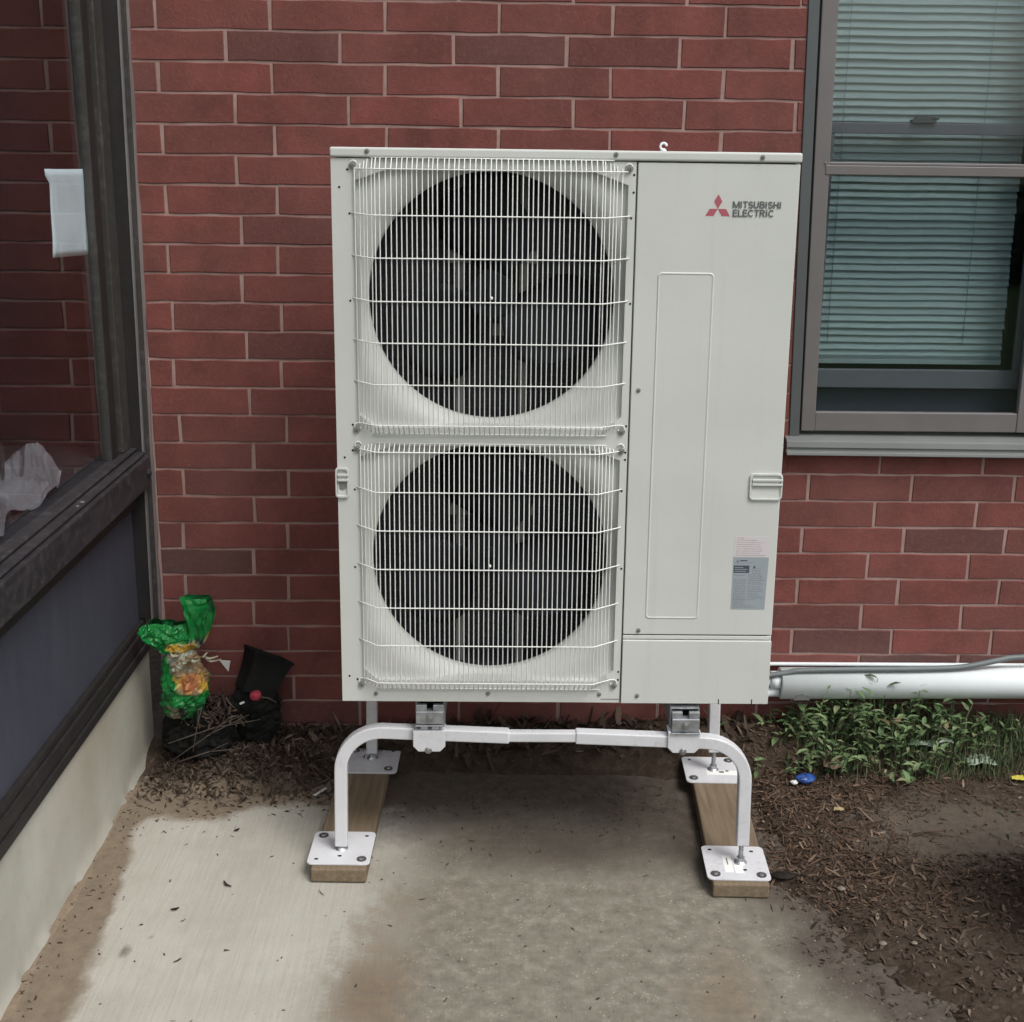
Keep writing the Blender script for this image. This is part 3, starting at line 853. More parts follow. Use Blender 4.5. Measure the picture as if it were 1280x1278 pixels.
# fan panel: flat sheet -> raised surround -> bell mouth, one ring per fan
def ray_poly(poly, a):
    d = (cos(a), sin(a)); best = None
    for i in range(len(poly)):
        (x0, y0), (x1, y1) = poly[i], poly[(i + 1) % len(poly)]
        ex, ey = x1 - x0, y1 - y0
        den = d[0] * ey - d[1] * ex
        if abs(den) < 1e-9: continue
        t = (x0 * ey - y0 * ex) / den
        s_ = (x0 * d[1] - y0 * d[0]) / den
        if t > 0 and -1e-6 <= s_ <= 1 + 1e-6: best = t if best is None else min(best, t)
    return best
def fan_cell(q, cx, cz, z0, z1):
    rect = [(-cx + 0.0, z0 - cz), (SPLIT - 0.0012 - cx, z0 - cz), (SPLIT - 0.0012 - cx, z1 - cz), (-cx, z1 - cz)]
    zt = 0.289; zb = -0.300
    outl = [(-0.306, zb + 0.03), (-0.27, zb), (0.27, zb), (0.306, zb + 0.03), (0.306, 0.258), (0.22, zt), (-0.225, zt), (-0.306, 0.262)]
    angs = sorted(set([2 * pi * i / 120 for i in range(120)] + [math.atan2(y, x) % (2 * pi) for x, y in rect + outl]))
    RC = 0.2860
    rings = []
    def prof(r):
        t = max(0.0, (0.345 - r) / (0.345 - RC))
        return 0.013 + 0.034 * t ** 2.2
    n = len(angs)
    for kind in range(14):
        ring = []
        for a in angs:
            ro = ray_poly(outl, a)
            if kind == 0: r = ray_poly(rect, a); y = 0.0
            elif kind == 1: r = ro; y = 0.0
            elif kind == 2: r = ro - 0.0008; y = 0.011
            elif kind == 3: r = ro - 0.005; y = max(prof(ro - 0.005), 0.013)
            elif kind < 11:
                t = (kind - 3) / 7.0
                r0 = ro - 0.006
                r = r0 + (RC - r0) * (1 - (1 - t) ** 1.5)
                y = prof(r)
            elif kind == 11: r = RC - 0.001; y = 0.056
            elif kind == 12: r = RC - 0.001; y = 0.066
            else: r = RC + 0.01; y = 0.090
            ring.append((cx + r * cos(a), y, cz + r * sin(a)))
        rings.append(ring)
    v = [p for r in rings for p in r]
    f = []; 
    for i in range(13):
        for j in range(n):
            f.append((i * n + j, i * n + (j + 1) % n, (i + 1) * n + (j + 1) % n, (i + 1) * n + j))
    q.add(v, f, 0, False)
    for idx in range(len(q.sm) - len(f), len(q.sm)):
        row = (idx - (len(q.sm) - len(f))) // n
        q.sm[idx] = row >= 3
q = MB()
FC = ((0.3595, 0.9875), (0.3595, 0.3555))
fan_cell(q, FC[0][0], FC[0][1], 0.657, 1.2965)
fan_cell(q, FC[1][0], FC[1][1], 0.001, 0.657)
q.add([(0, 0, 0.001), (0, 0, 1.2965), (0, 0.006, 1.2965), (0, 0.006, 0.001)], [(0, 1, 2, 3)])
q.add([(0, 0, 0.001), (SPLIT - .0012, 0, 0.001), (SPLIT - .0012, 0.01, 0.001), (0, 0.01, 0.001)], [(0, 1, 2, 3)])
q.add([(SPLIT - .0012, 0, 0.001), (SPLIT - .0012, 0, 1.2965), (SPLIT - .0012, 0.01, 1.2965), (SPLIT - .0012, 0.01, 0.001)], [(0, 1, 2, 3)])
fp = q.build('fan_panel', 'cream_enamel', U)
q = MB()
q.box(SPLIT - 0.0010, SPLIT + 0.0022, 0.004, 0.012, 0.002, 1.296)
q.box(SPLIT + 0.0022, 1.0375, 0.006, 0.012, 0.165, 0.20)
q.box(0.012, 1.047, 0.0065, 0.012, 1.290, 1.2982)
q.build('seam_backing', 'washer_dark', U)
# service panel with pressed rectangle
q = MB()
q.box(SPLIT + 0.0022, 1.0497, -0.0012, 0.0035, 0.1800, 1.2955)
sp = q.build('service_panel', 'cream_enamel', U, bevel=0.0025, segs=3)
q = MB()
A = rrect(0.738, 0.868, 0.221, 1.054, 0.010); B = rrect(0.7405, 0.8655, 0.2235, 1.0515, 0.008); C_ = rrect(0.744, 0.862, 0.227, 1.048, 0.006)
n = len(A)
v = [(a, -0.00125, b) for a, b in A] + [(a, -0.0030, b) for a, b in B] + [(a, -0.0018, b) for a, b in C_]
f = [(i, (i + 1) % n, (i + 1) % n + n, i + n) for i in range(n)] + [(i + n, (i + 1) % n + n, (i + 1) % n + 2 * n, i + 2 * n) for i in range(n)] + [tuple(range(2 * n, 3 * n))]
q.add(v, f); q.build('pressed_rib', 'cream_enamel', sp)
# lower cover with top lip
q = MB()
q.box(SPLIT + 0.0022, 1.0488, 0.0, 0.0035, 0.1675, 0.1775)
q.box(SPLIT + 0.0022, 1.0497, -0.0050, 0.0035, 0.001, 0.1660)
lc_ = q.build('lower_cover', 'cream_enamel', U, bevel=0.0025, segs=3)
for x_ in (0.926, 1.008):
    q = MB(); q.box(x_, x_ + 0.0022, -0.0056, -0.0048, 0.0, 0.014); q.build('slot', 'black_hole', lc_)

# grip recesses
def grip(x0, x1, z0, z1, rr, side):
    q = MB()
    P = rrect(x0, x1, z0, z1, rr)
    Q = rrect(x0 + 0.005, x1 - 0.005, z0 + 0.005, z1 - 0.005, rr * 0.7)
    n = len(P); yb = -0.0016
    v = [(a, yb, b) for a, b in P] + [(a, yb - 0.0048, b) for a, b in [(x0 + (a - x0) * 0.97 + 0.0008, b) for a, b in P]] + [(a, yb - 0.0048, b) for a, b in Q] + [(a, yb + 0.0004, b) for a, b in Q]
    f = []
    for k2 in range(3):
        f += [(i + k2 * n, (i + 1) % n + k2 * n, (i + 1) % n + (k2 + 1) * n, i + (k2 + 1) * n) for i in range(n)]
    q.add(v, f, 0, False)
    h = z1 - z0
    # two ridges, then a scooped pocket
    for k2, (a, b) in enumerate(((0.72, 0.80), (0.555, 0.635))):
        q.box(x0 + 0.006, x1 - 0.001, yb - 0.0075, yb, z0 + h * a, z0 + h * b, 0)
    q.box(x0 + 0.006, x1 - 0.006, yb - 0.0030, yb, z0 + h * 0.635, z0 + h * 0.72, 0)
    # pocket back curve
    xs_ = np.linspace(x0 + 0.006, x1 - 0.003, 9); zs_ = np.linspace(z0 + 0.005, z0 + h * 0.55, 7)
    v = []; f = []
    for zz in zs_:
        for xx in xs_:
            t = (zz - zs_[0]) / (zs_[-1] - zs_[0]); s = (xx - (x0 + x1) / 2) / ((x1 - x0) / 2)
            v.append((xx, yb - 0.0036 * (1 - t) * (0.5 + 0.5 * s * s), zz))
    for i in range(6):
        for j in range(8): f.append((i * 9 + j, i * 9 + j + 1, (i + 1) * 9 + j + 1, (i + 1) * 9 + j))
    q.add(v, f, 0, True)
    return q.build('grip', 'cream_enamel', U, bevel=0.0008)
grip(0.974, 1.0535, 0.521, 0.586, 0.010, 1)
grip(-0.0055, 0.0275, 0.518, 0.591, 0.008, -1)
q = MB(); q.add([(0.004, -0.0028, 0.528), (0.021, -0.0028, 0.528), (0.021, -0.0028, 0.556), (0.003, -0.0028, 0.556)], [(0, 1, 2, 3)])
q.build('grip_pocket', 'screw_grey', U)

# screws and small holes
def screw_mesh(r):
    q = MB()
    q.disc((0, 0, 0), r, 0.0016, 14, 'y', 0, r * 0.92)
    q.disc((0, -0.0016, 0), r * 0.62, 0.0022, 6, 'y', 0, r * 0.55)
    q.box(-r * 0.4, r * 0.4, -0.0046, -0.0036, -r * 0.09, r * 0.09, 1)
    return q
base_screw = screw_mesh(0.0056).build('screw', ['screw_grey', 'black_hole'], U)
big_screw = screw_mesh(0.0078).build('screw', ['screw_grey', 'black_hole'], U)
def dup(o, loc, parent=None, rot=None):
    c = o.copy(); col.objects.link(c); c.location = loc
    if parent is not None: c.parent = parent
    if rot is not None: c.rotation_euler = rot
    return c
pts = [(0.0819, 1.3122, -0.006), (0.6354, 1.3118, -0.006), (0.9628, 1.3098, -0.006),
       (0.0824, 0.0209, 0), (0.358, 0.0229, 0), (0.6322, 0.0227, 0), (0.7252, 0.0213, -0.005), (0.7234, 0.1906, -0.0012), (0.7034, 0.7816, -0.0012)]
for i, (a, b, c_) in enumerate(pts):
    if i == 0: base_screw.location = (a, c_, b)
    else: dup(base_screw, (a, c_, b), rot=(0, random.uniform(0, 3), 0))
holes = [(0.0181, 1.2335), (0.0368, 1.272), (0.6775, 1.268), (0.6775, 1.2297), (0.6738, 1.1733), (0.0400, 1.1761), (0.0382, 0.9813),
         (0.6778, 0.9814), (0.0382, 0.6934), (0.6775, 0.6961), (0.0371, 0.6322), (0.018, 0.6148), (0.6775, 0.6329), (0.6775, 0.6155),
         (0.6717, 0.5396), (0.0400, 0.5376), (0.0374, 0.3457), (0.6770, 0.3472), (0.0185, 0.0667), (0.0379, 0.0584), (0.6775, 0.0821), (0.6775, 0.0611)]
q = MB()
q.disc((0, 0, 0), 0.0026, 0.0004, 10, 'y')
hole0 = q.build('hole', 'black_hole', U)
for i, (a, b) in enumerate(holes):
    if i == 0: hole0.location = (a, -0.0003, b)
    else: dup(hole0, (a, -0.0003, b))

# wire guards
GU0, GU1 = 0.048, 0.668
zt_ = [(1.2990, 1.274, [1.1738, 1.0798, 0.9835, 0.8893, 0.7936], 0.6992, 0.6735), (0.6510, 0.6358, [0.5399, 0.4465, 0.3518, 0.2556, 0.16], 0.064, 0.0365)]
VD = -0.034
def vwire(ztb, ztf, zbf, zbb):
    q = MB()
    q.tube([(0, -0.0035 - VD, ztb), (0, -0.010 - VD, ztb - 0.003), (0, 0.004, ztf + 0.003), (0, 0, ztf - 0.003), (0, 0, zbf + 0.003), (0, 0.003, zbf - 0.003), (0, 0.030, zbb)], 0.00135, 5)
    return q
guard_first = True
for gi, (ztb, ztf, mids, zbf, zbb) in enumerate(zt_):
    q = MB(); q.tube([(0.088, -0.005, ztb - 0.0005), (0.632, -0.005, ztb - 0.0005)], 0.0014, 5)
    G = q.build('fan_guard', 'grille_wire', U)
    q = MB(); q.tube([(0.085, -0.004, zbb), (0.632, -0.004, zbb)], 0.0014, 5); q.build('wire', 'grille_wire', G)
    us = []
    u = 0.1005
    while u < 0.612: us.append((u, VD)); u += 0.01172
    last = us[-1][0]
    for i in range(1, 6):
        us.append((0.1005 - i * 0.0090, VD + i * 0.0055)); us.append((last + i * 0.0090, VD + i * 0.0055))
    first = None
    for (uu, vv) in us:
        if first is None:
            first = vwire(ztb, ztf, zbf, zbb).build('wire', 'grille_wire', G); first.location = (uu, vv, 0)
        else:
            w = dup(first, (uu + random.uniform(-0.0002, 0.0002), vv, 0))
            w.rotation_euler = (0, radians(random.gauss(0, 0.04)), 0)
    R_ = 0.00155
    hz = None
    for zz in mids + [None]:
        if zz is None: break
        if hz is None:
            q = MB()
            q.tube([(GU0 - 0.006, 0.002, 0.004), (GU0 + 0.006, -0.006, 0.003), (0.092, VD - 0.004, 0), (0.104, VD - 0.0045, 0), (last - 0.004, VD - 0.0045, 0), (last + 0.008, VD - 0.004, 0), (GU1 - 0.006, -0.006, 0.003), (GU1 + 0.006, 0.002, 0.004)], R_, 6)
            hz = q.build('wire', 'grille_wire', G); hz.location = (0, 0, zz)
        else: dup(hz, (0, 0, zz))
    # end wires hooked round the corner screws
    for zz, s in ((ztf, 1), (zbf, -1)):
        hookL = [(GU0 + 0.002 + 0.0075 * cos(a), -0.003, zz + s * 0.0095 + s * 0.0085 * sin(a)) for a in np.linspace(0.2, pi * 1.45, 9)]
        hookR = [(GU1 - 0.002 - 0.0075 * cos(a), -0.003, zz + s * 0.0095 + s * 0.0085 * sin(a)) for a in np.linspace(0.2, pi * 1.45, 9)]
        q = MB()
        q.tube(hookL + [(GU0 + 0.012, -0.008, zz), (0.092, VD - 0.004, zz), (0.104, VD - 0.0045, zz), (last - 0.004, VD - 0.0045, zz), (last + 0.008, VD - 0.004, zz), (GU1 - 0.012, -0.008, zz)] + hookR[::-1], R_, 6)
        q.build('wire', 'grille_wire', G)
    ZS = ((1.2815, 0.6835), (0.6370, 0.0470))[gi]
    for zz in ZS:
        for uu in (0.0485, 0.6675):
            if gi == 0 and zz == ZS[0] and uu < 0.1: big_screw.location = (uu, -0.004, zz)
            else: dup(big_screw, (uu, -0.004, zz), rot=(0, random.uniform(0, 3), 0))
    # little bright centre clip
    q = MB(); q.disc((FC[gi][0] + 0.001, VD - 0.001, FC[gi][1] + 0.006), 0.004, 0.004, 8, 'y', 0, 0.0025); q.build('centre_clip', 'grille_wire', G)

# fans, motors and brackets
def fan(cx, cz, rot0):
    F = MB()
    F.disc((0, 0, 0), 0.062, 0.05, 24, 'y', 0, 0.055); F.disc((0, -0.05, 0), 0.018, 0.012, 12, 'y', 0, 0.014)
    F.v = [(a, b, c) for a, b, c in F.v]
    fo = F.build('fan', 'fan_plastic', U, bevel=0.003); fo.location = (cx, 0.150, cz)
    proto = None
    for b in range(3):
        a0 = rot0 + b * 2 * pi / 3
        if proto is None:
            nr, na = 8, 10; v = []
            for i in range(nr):
                t = i / (nr - 1); r = 0.055 + t * 0.205
                half = 0.42 + 0.32 * sin(pi * min(1, t * 0.9 + 0.1)) ; sweep = 0.35 * t
                for j in range(na):
                    s = j / (na - 1)
                    a = -half + 2 * half * s + sweep
                    rr = r * (1 - 0.09 * t * (2 * s - 1) ** 2)
                    v.append((rr * cos(a), -0.045 + 0.085 * s - 0.02 * sin(pi * s), rr * sin(a)))
            f = [(i * na + j, i * na + j + 1, (i + 1) * na + j + 1, (i + 1) * na + j) for i in range(nr - 1) for j in range(na - 1)]
            q = MB(); q.add(v, f, 0, True)
            proto = q.build('blade', 'fan_plastic', fo); sol = proto.modifiers.new('thickness', 'SOLIDIFY'); sol.thickness = 0.004
            proto.rotation_euler = (0, -a0, 0)
        else:
            c = proto.copy(); col.objects.link(c); c.rotation_euler = (0, -a0, 0)
    q = MB()
    q.disc((cx, 0.215, cz), 0.052, 0.085, 20, 'y')
    q.build('motor', 'chamber_dark', U, bevel=0.004)
    return fo
fan(FC[0][0], FC[0][1], radians(-38))
fan(FC[1][0], FC[1][1], radians(80))
q = MB()
for x_ in (0.425,):
    q.box(x_, x_ + 0.020, 0.222, 0.232, 0.016, 1.285)
q.box(0.27, 0.29, 0.236, 0.246, 0.016, 1.285)
q.box(0.25, 0.47, 0.216, 0.2215, 1.055, 1.085); q.box(0.25, 0.47, 0.216, 0.2215, 0.42, 0.45)
q.box(0.36, 0.47, 0.205, 0.2155, 0.88, 0.91)
q.build('motor_bracket', 'motor_bracket', U, bevel=0.001)

# emblem of three rhombi and the lettering
s = 0.0186; h3 = s * sqrt(3)
ex, ez = 0.8684, 1.1965
badge = empty('emblem', (0, 0, 0)); badge.parent = U
bpy.data.objects.remove(badge)
q = MB()
q.prism([(ex, ez), (ex + s / 2, ez + h3 / 2), (ex, ez + h3), (ex - s / 2, ez + h3 / 2)], -0.0016, -0.0013)
q.prism([(ex, ez - .0002), (ex - s, ez - .0002), (ex - 1.5 * s, ez - h3 / 2), (ex - s / 2, ez - h3 / 2)], -0.0016, -0.0013)
q.prism([(ex, ez - .0002), (ex + s / 2, ez - h3 / 2), (ex + 1.5 * s, ez - h3 / 2), (ex + s, ez - .0002)], -0.0016, -0.0013)
q.build('emblem', 'emblem_red', sp)
def arc_(cx, cy, rx, ry, a0, a1, n=7):
    return [(cx + rx * cos(radians(a0 + (a1 - a0) * i / n)), cy + ry * sin(radians(a0 + (a1 - a0) * i / n))) for i in range(n + 1)]
GLYPH = {     # stroke centre lines in a box of height 1; (advance, strokes)
    'M': (0.96, [[(0.08, 0), (0.08, 1)], [(0.10, 0.96), (0.44, 0.06)], [(0.44, 0.06), (0.78, 0.96)], [(0.80, 1), (0.80, 0)]]),
    'I': (0.32, [[(0.10, 0), (0.10, 1)]]),
    'T': (0.68, [[(0.0, 0.92), (0.62, 0.92)], [(0.31, 0.92), (0.31, 0)]]),
    'S': (0.70, [arc_(0.31, 0.72, 0.23, 0.20, 20, 270) + arc_(0.31, 0.28, 0.25, 0.22, 90, -160)]),
    'U': (0.74, [[(0.08, 1), (0.08, 0.32)] + arc_(0.32, 0.32, 0.24, 0.24, 180, 360) + [(0.56, 1)]]),
    'B': (0.72, [[(0.08, 0), (0.08, 1)], [(0.08, 0.93), (0.36, 0.93)] + arc_(0.36, 0.735, 0.17, 0.195, 90, -90) + [(0.08, 0.54)], [(0.36, 0.54)] + arc_(0.36, 0.305, 0.21, 0.235, 90, -90) + [(0.08, 0.07)]]),
    'H': (0.76, [[(0.08, 0), (0.08, 1)], [(0.58, 0), (0.58, 1)], [(0.08, 0.52), (0.58, 0.52)]]),
    'E': (0.64, [[(0.08, 0), (0.08, 1)], [(0.08, 0.93), (0.56, 0.93)], [(0.08, 0.52), (0.52, 0.52)], [(0.08, 0.07), (0.58, 0.07)]]),
    'L': (0.58, [[(0.08, 1), (0.08, 0)], [(0.08, 0.07), (0.54, 0.07)]]),
    'C': (0.76, [arc_(0.36, 0.5, 0.30, 0.43, 45, 315, 12)]),
    'R': (0.74, [[(0.08, 0), (0.08, 1)], [(0.08, 0.93), (0.38, 0.93)] + arc_(0.38, 0.725, 0.19, 0.205, 90, -90) + [(0.08, 0.52)], [(0.34, 0.52), (0.58, 0.0)]]),
}
def text(name, body, x0, x1, zbase, cap, mat, parent, y=-0.0015, wd_=0.18):
    tot = sum(GLYPH[c][0] for c in body) - 0.12
    sx = (x1 - x0) / tot; x = 0.0; first = None
    for ch in body:
        adv, strokes = GLYPH[ch]; q = MB(); k2 = 0
        for st in strokes:
            for (a, b) in zip(st[:-1], st[1:]):
                dx, dy = (b[0] - a[0]) * sx, (b[1] - a[1]) * cap
                L = math.hypot(dx, dy) or 1e-9; nx_, ny_ = -dy / L * cap * wd_ / 2, dx / L * cap * wd_ / 2
                ex_, ey_ = (dx / L * cap * 0.02, dy / L * cap * 0.02) if len(st) > 2 else (0, 0)
                ax, az = x0 + (x + a[0]) * sx - ex_, zbase + a[1] * cap - ey_; bx_, bz = x0 + (x + b[0]) * sx + ex_, zbase + b[1] * cap + ey_
                yy = y - 0.00002 * k2; k2 += 1
                q.add([(ax + nx_, yy, az + ny_), (ax - nx_, yy, az - ny_), (bx_ - nx_, yy, bz - ny_), (bx_ + nx_, yy, bz + ny_)], [(0, 1, 2, 3)])
        if first is None: first = o = q.build(name, mat, parent)
        else: q.build('letter', mat, first)
        x += adv
    return first
text('letter', 'MITSUBISHI', 0.9015, 1.0105, 1.1985, 0.0152, 'letter_grey', U, y=-0.00275)
text('letter', 'ELECTRIC', 0.9025, 0.9945, 1.1800, 0.0152, 'letter_grey', U, y=-0.00275)
# small stickers: rows of print too small to read
def sticker(name, mat, corners, rows, ink, parent, y):
    (ax, az), (bx, bz), (cx, cz), (dx, dz) = corners      # bl, br, tr, tl
    q = MB()
    q.add([(ax, y, az), (bx, y, bz), (cx, y, cz), (dx, y, dz), (ax, y + 0.0003, az), (bx, y + 0.0003, bz), (cx, y + 0.0003, cz), (dx, y + 0.0003, dz)],
          [(0, 1, 2, 3), (0, 4, 5, 1), (1, 5, 6, 2), (2, 6, 7, 3), (3, 7, 4, 0)])
    o = q.build(name, mat, parent)
    def P(u, w): return (ax * (1 - u) * (1 - w) + bx * u * (1 - w) + cx * u * w + dx * (1 - u) * w, az * (1 - u) * (1 - w) + bz * u * (1 - w) + cz * u * w + dz * (1 - u) * w)
    q = MB()
    for (w, u0, u1, hgt) in rows:
        u = u0
        while u < u1:
            l_ = random.uniform(0.02, 0.09)
            a = P(u, w); b = P(min(u + l_, u1), w); c = P(min(u + l_, u1), w + hgt); d = P(u, w + hgt)
            q.add([(p[0], y - 0.0002, p[1]) for p in (a, b, c, d)], [(0, 1, 2, 3)])
            u += l_ + random.uniform(0.012, 0.03)
    q.build('fine_print', ink, o)
    return o, P
rows = [(0.90, .06, .24, .035)] + [(0.80 - i * 0.105, .06, random.uniform(.6, .97), .028) for i in range(8)]
sticker('warning_label', 'label_white', ((0.9455, 0.3795), (1.0305, 0.3795), (1.0325, 0.4310), (0.9485, 0.4310)), rows, 'label_ink_pink', sp, -0.0016)
rows = [(0.885, .05, .48, .010)] + [(0.58 - i * 0.030, .05, .40, .009) for i in range(17)] + [(0.65, .05, .36, .012)] + \
       [(0.66 - i * 0.034, .46, random.uniform(.8, .94), .010) for i in range(6)] + [(0.44 - i * 0.032, .46, random.uniform(.75, .95), .009) for i in range(8)] + \
       [(0.78 - i * .03, .56, .8, .008) for i in range(4)] + [(0.90, .5, .56, .010)] + [(.19, .04, .7, .006), (.04, .06, .66, .01), (.075, .06, .6, .008)]
o, P = sticker('rating_label', 'label_grey', ((0.9455, 0.2465), (1.0275, 0.2465), (1.0315, 0.3785), (0.9455, 0.3785)), rows, 'label_ink', sp, -0.0016)
def patch(name, u0, u1, w0, w1, mat, par, y=-0.0019):
    q = MB(); q.add([(P(u, w)[0], y, P(u, w)[1]) for u, w in ((u0, w0), (u1, w0), (u1, w1), (u0, w1))], [(0, 1, 2, 3)])
    return q.build(name, mat, par)
patch('dark_block', 0.03, 0.47, 0.705, 0.845, 'label_block', o)
q = MB()
for (u0, u1, w0) in ((.06, .3, .80), (.06, .42, .765), (.06, .38, .73)):
    q.add([(P(u, w)[0], -0.0020, P(u, w)[1]) for u, w in ((u0, w0), (u1, w0), (u1, w0 + .012), (u0, w0 + .012))], [(0, 1, 2, 3)])
q.build('fine_print', 'label_grey', o)
# tiny emblem and print at the sticker's head
a0, b0 = P(0.13, 0.925); s2 = 0.0023
q = MB()
for tri in ([(0, 0), (s2 / 2, s2 * .87), (0, s2 * 1.73), (-s2 / 2, s2 * .87)], [(0, 0), (-s2, 0), (-1.5 * s2, -s2 * .87), (-s2 / 2, -s2 * .87)], [(0, 0), (s2 / 2, -s2 * .87), (1.5 * s2, -s2 * .87), (s2, 0)]):
    q.add([(a0 + x_, -0.0019, b0 + z_) for x_, z_ in tri], [(0, 1, 2, 3)])
q.build('small_emblem', 'label_block', o)
patch('small_print', 0.20, 0.40, 0.928, 0.948, 'label_block', o)
patch('small_symbol', 0.58, 0.64, 0.795, 0.835, 'label_block', o)
q = MB()
for i in range(16): q.box(0.636 + i * 0.003, 0.638 + i * 0.003, -0.0006, -0.0003, 0.0085, 0.0112)
q.build('small_marking', 'label_ink', fp)

# lifting eye on the lid
o = MB()
arc = [(-0.0075 * cos(a), 0, 0.013 + 0.0075 * sin(a)) for a in np.linspace(-2.2, 3.1, 12)]
o.tube([(0.0, 0, 0.0)] + [(-0.001, 0, 0.004)] + arc, 0.0028, 6)
o.disc((0, 0, 0), 0.0075, 0.005, 10, 'z')
o = o.build('hook', 'pvc_white', U, loc=(0.755, 0.12, 1.3205))

# ------------------------------------------------------------------ sleepers under the stand
def sleeper(name, f0, f1, lean_, length, label):
    """board: front edge from f0 to f1, running back by `length`"""
    q = MB()
    dx, dy = f1[0] - f0[0], f1[1] - f0[1]
    sh = lean_
    c = []
    for zz, ins in ((0.002, 0.0), (0.040, 0.0)):
        c += [(f0[0], f0[1], zz), (f1[0], f1[1], zz), (f1[0] + sh, f1[1] + length, zz), (f0[0] + sh, f0[1] + length, zz)]
    c = [(a - f0[0], b - f0[1], z) for a, b, z in c]
    q.add(c, [(3, 2, 1, 0), (4, 5, 6, 7), (0, 1, 5, 4), (1, 2, 6, 5), (2, 3, 7, 6), (3, 0, 4, 7)])
    o = q.build('wooden_sleeper', 'sleeper_wood', None, loc=(f0[0], f0[1], 0), bevel=0.005, segs=3)
    return tag(o, label, 'timber', 'timber boards under the stand plates')
sleeper('l', (-0.021, -0.746), (0.119, -0.750), 0.015, 0.69, 'weathered timber board under the left pair of stand plates')
sleeper('r', (0.982, -0.811), (1.122, -0.816), 0.035, 0.70, 'weathered timber board under the right pair of stand plates')

# ------------------------------------------------------------------ stand
S = empty('equipment_stand', (0.55, -0.43, 0.042), label='white painted square tube stand with four foot plates carrying the outdoor unit', cat='stand')
SO = Vector((0.55, -0.43, 0.042))
def sq_tube(q, path, r, mi=0):
    q.tube(path, r * sqrt(2), 4, mi, False, True, rot=pi / 4)
def build_part(q, name, mat, parent=S, bevel=0.0, segs=2):
    q.v = [(a - SO.x, b - SO.y, c - SO.z) for a, b, c in q.v]
    return q.build(name, mat, parent, bevel=bevel, segs=segs)
def leg_path(xl, yl, zbot, xb, yb, zb, sgn, rad=0.105):
    """vertical leg up, quarter bend, then along the bar"""
    pts = [(xl, yl, zbot), (xl + (0.004 * sgn), yl, zb - rad)]
    for i in range(1, 13):
        a = pi / 2 * i / 12
        pts.append((xl + sgn * (0.004 + rad * (1 - cos(a))), yl, zb - rad + rad * sin(a)))
    pts.append((xb, yb, zb))
    return pts
for (yl, yr, zl, zr, zbl, zbr, xl, xr, tag_) in ((-0.655, -0.715, 0.362, 0.391, 0.056, 0.096, 0.047, 1.068, 'f'), (-0.150, -0.216, 0.352, 0.372, 0.064, 0.105, 0.076, 1.074, 'r')):
    def lerp(x):
        t = (x - xl) / (xr - xl); return (x, yl + (yr - yl) * t, zl + (zr - zl) * t)
    for side in (0, 1):
        q = MB()
        if side == 0:
            p = leg_path(xl, yl, zbl, *lerp(0.475), 1)
            p[-2] = (p[-2][0], p[-2][1], p[-2][2])
        else:
            p = leg_path(xr, yr, zbr, *lerp(0.640), -1)
        # blend height along the horizontal run
        q2 = MB(); r = 0.0158 if tag_ == 'f' else 0.0158
        P_ = [Vector(a) for a in p]; v = []
        for i, a in enumerate(P_):
            t = (P_[min(i + 1, len(P_) - 1)] - P_[max(i - 1, 0)]); t.y = 0; t.normalize()
            nrm = Vector((-t.z, 0, t.x))
            for (s1, s2_) in ((-1, -1), (1, -1), (1, 1), (-1, 1)):
                v.append(a + nrm * r * s1 + Vector((0, r * s2_, 0)))
        n = len(P_)
        f = [(i * 4 + j, i * 4 + (j + 1) % 4, (i + 1) * 4 + (j + 1) % 4, (i + 1) * 4 + j) for i in range(n - 1) for j in range(4)]
        f += [(3, 2, 1, 0), tuple((n - 1) * 4 + j for j in range(4))]
        q.add(v, f)
        build_part(q, 'leg', 'stand_paint', bevel=0.0035, segs=3)
    q = MB()
    a = Vector(lerp(0.44)); b = Vector(lerp(0.68)); r = 0.0125; v = []
    for P0 in (a, b):
        for (s1, s2_) in ((-1, -1), (1, -1), (1, 1), (-1, 1)): v.append(P0 + Vector((0, r * s2_, r * s1)))
    q.add(v, [(j, (j + 1) % 4, (j + 1) % 4 + 4, j + 4) for j in range(4)] + [(3, 2, 1, 0), (4, 5, 6, 7)])
    build_part(q, 'crossbar', 'stand_paint', bevel=0.003)

